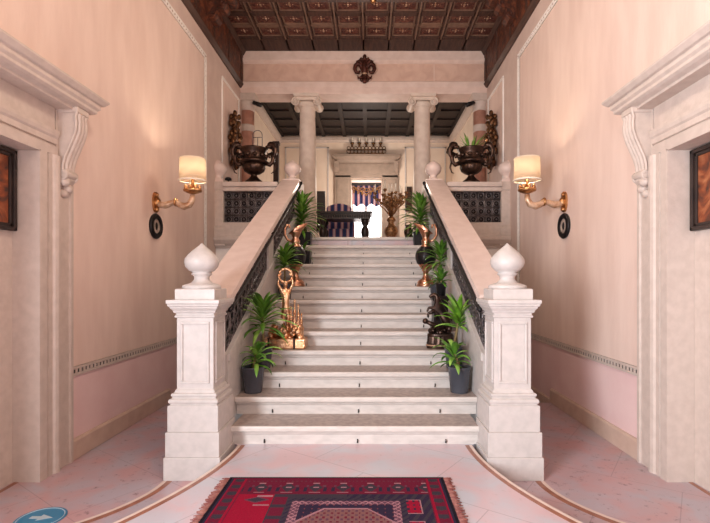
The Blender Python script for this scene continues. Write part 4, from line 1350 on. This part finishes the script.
m = MB(); m.box(tx0 + .1, tx1 - .12, 10.28, 10.32, LAND + .1, LAND + .16); m.build('stretcher', ['darkwood'], t)
# striped armchair behind the table
ax, ay = -.62, 10.95
t = thing('striped_armchair', 'armchair in blue and pink striped fabric behind the dark table', 'armchair', (ax, ay, LAND))
m = MB()
pl = [(ax - .3 + .6 * i / 16, LAND + 1.04 + .08 * math.sin(PI * i / 16) + (.0 if i % 16 else -.03)) for i in range(17)] + [(ax + .3, LAND + .3), (ax - .3, LAND + .3)]
m.prism(pl, 'y', ay + .2, ay + .32); m.build('backrest', ['stripes'], t, bevel=.03)
m = MB(); m.box(ax - .3, ax + .3, ay - .3, ay + .24, LAND + .25, LAND + .46); m.build('seat', ['stripes'], t, bevel=.04)
for s in (-1, 1):
    m = MB(); a, b = sorted((ax + s * .28, ax + s * .38)); m.box(a, b, ay - .3, ay + .28, LAND + .22, LAND + .66); m.build('armrest', ['stripes'], t, bevel=.04)
    for yy in (ay - .26, ay + .24):
        m = MB(); m.lathe((ax + s * .31, yy, LAND), [(.02, 0), (.03, .24)], 10); m.build('leg', ['darkwood'], t)
# high backed hall chair at the left column
hx, hy = -1.03, 10.75
t = thing('hall_chair', 'tall dark wooden hall chair seen behind the left stone column', 'chair', (hx, hy, LAND))
m = MB(); m.box(hx - .1, hx + .1, hy + .18, hy + .23, LAND + .45, LAND + 1.38); m.build('backrest', ['darkwood'], t, bevel=.01)
m = MB(); m.box(hx - .2, hx + .12, hy - .2, hy + .23, LAND + .4, LAND + .46); m.build('seat', ['darkwood'], t, bevel=.01)
for a in (-.17, .09):
    for b in (-.17, .2):
        m = MB(); m.box(hx + a - .025, hx + a + .025, hy + b - .025, hy + b + .025, LAND, LAND + .4); m.build('leg', ['darkwood'], t, bevel=.006)
# narrow dark panel on the back wall right of the doorway
t = thing('narrow_wall_panel', 'narrow dark panel hung on the upper back wall behind the gilded candelabrum', 'wall panel', (1.22, 13.18, 3.75))
m = MB(); m.box(1.13, 1.32, 13.13, 13.19, 3.4, 4.1); m.build('panel_board', ['canvas_dark'], t, bevel=.01)
m = MB(); m.box(1.16, 1.29, 13.12, 13.14, 3.44, 4.06); m.build('inset', ['bronze'], t)
# tall dark post by the left wall
t = thing('torchere_post', 'tall slim dark wooden post by the left wall of the upper room', 'post', (-1.9, 10.0, LAND))
m = MB(); m.sq(-1.9, 10.0, [(.16, LAND), (.16, LAND + .06), (.09, LAND + .1)]); m.build('base', ['darkwood'], t)
m = MB(); m.sq(-1.9, 10.0, [(.055, LAND + .1), (.055, 4.35), (.07, 4.36), (.07, 4.42)]); m.build('shaft', ['darkwood'], t, bevel=.005)
# candelabrum
gx, gy = .6, 10.3
t = thing('gilded_candelabrum', 'gilded branching candelabrum with tall candles, right of the dark table', 'candelabrum', (gx, gy, LAND))
m = MB(); m.lathe((gx, gy, LAND), [(.17, 0), (.17, .06), (.12, .1), (.07, .15), (.08, .2), (.13, .28), (.15, .36), (.13, .44), (.07, .5), (.06, .56), (.1, .6), (.08, .66), (.04, .7)], 24, fl=(.03, 8)); m.build('vase_base', ['antique_gold'], t)
m = MB(); m.tube([(gx, gy, LAND + .66), (gx, gy, LAND + 1.2)], [.03, .02], 10); m.build('shaft', ['gilt'], t)
rnd = random.Random(12)
for i in range(10):
    a = i * 2 * PI / 10 + .15; r = .2 + .16 * (i % 2); h = 1.12 + .1 * ((i * 3) % 4) / 3 + (.1 if i % 2 == 0 else 0)
    ex, ey = gx + r * math.cos(a), gy + r * math.sin(a)
    m = MB()
    m.tube([(gx + .02 * math.cos(a), gy + .02 * math.sin(a), LAND + .7), (gx + r * .45 * math.cos(a), gy + r * .45 * math.sin(a), LAND + .86), (gx + r * .9 * math.cos(a), gy + r * .9 * math.sin(a), LAND + .98), (ex, ey, LAND + h - .06)], [.018, .016, .014, .012], 7)
    for q in range(6):
        f = .3 + q * .14
        m.ball((gx + r * f * math.cos(a) + rnd.uniform(-.03, .03), gy + r * f * math.sin(a), LAND + .82 + f * .25 + rnd.uniform(-.02, .06)), .034, (1.2, 1, 1.1), 7)
    m.lathe((ex, ey, LAND + h - .07), [(.012, 0), (.04, .03), (.045, .06), (.02, .06)], 10)
    br = m.build('branch', ['antique_gold'], t)
    m = MB(); m.lathe((ex, ey, LAND + h - .01), [(.014, 0), (.013, .17), (.003, .19)], 8); m.build('candle', ['wax'], br)
# small bronze vessel at the right
t = thing('bronze_vessel', 'small bronze vessel on the landing between candelabrum and right column', 'vessel', (.85, 8.7, LAND))
m = MB(); m.lathe((.85, 8.7, LAND), [(.06, 0), (.07, .02), (.05, .05), (.07, .1), (.085, .18), (.06, .24), (.05, .27), (.07, .3), (.055, .3)], 18); m.build('body', ['bronze'], t)
m = MB(); m.ring((.85, 8.7, LAND + .3), .06, .008, 'y', 16, 6, a0=0, a1=PI); m.build('handle', ['bronze'], t)

# ------------------------------------------------------------------ lights
def area(name, loc, rot, sx_, sy_, e, col):
    L = bpy.data.lights.new(name, 'AREA'); L.shape = 'RECTANGLE'; L.size = sx_; L.size_y = sy_; L.energy = e; L.color = col
    o = bpy.data.objects.new(name, L); o.location = loc; o.rotation_euler = rot; COL.objects.link(o); return o
def point(name, loc, e, col, r=.2):
    L = bpy.data.lights.new(name, 'POINT'); L.energy = e; L.color = col; L.shadow_soft_size = r
    o = bpy.data.objects.new(name, L); o.location = loc; COL.objects.link(o); return o
area('entrance_daylight', (.2, -2.5, 1.9), (PI / 2, 0, -.1), 2.4, 2.6, 34, (.93, .97, 1))
area('side_window_daylight', (-2.3, -.7, 1.7), (PI / 2, 0, -1.42), 1.6, 2.4, 540, (.9, .95, 1))
point('hall_fill_light', (0, 2.2, 4.5), 180, (1, .81, .64), .35)  # added warm fill high in the hall, no lamp hangs here
point('hall_fill_light', (0, 6.0, 4.4), 86, (1, .83, .67), .35)  # second added fill, mid-hall, without any lantern
point('upper_room_light', (.1, 11.9, 3.9), 110, (1, .86, .72), .25)
area('window_daylight', (c0, 14.1, 3.2), (-PI / 2, 0, 0), .8, 2, 14, (1, .98, 1))

W = bpy.data.worlds.new('World'); SC.world = W; W.use_nodes = True
W.node_tree.nodes['Background'].inputs[0].default_value = (.95, .97, 1, 1)
W.node_tree.nodes['Background'].inputs[1].default_value = .6

# ------------------------------------------------------------------ camera
cam = bpy.data.cameras.new('camera')
cam.sensor_width = 36; cam.lens = 462 / 710 * 36
cam.shift_x = -15 / 710; cam.shift_y = 20 / 710
cam.clip_start = .05
co = bpy.data.objects.new('camera', cam); COL.objects.link(co)
co.location = (.128, 0, 1.4); co.rotation_euler = (PI / 2, 0, 0)
SC.camera = co
SC.view_settings.view_transform = 'Standard'
SC.view_settings.look = 'None'
SC.view_settings.gamma = 1
SC.view_settings.use_curve_mapping = False
SC.view_settings.exposure = -.1
SC.cycles.max_bounces = 10
SC.cycles.diffuse_bounces = 5
SC.cycles.use_denoising = True
SC.cycles.sample_clamp_indirect = 6
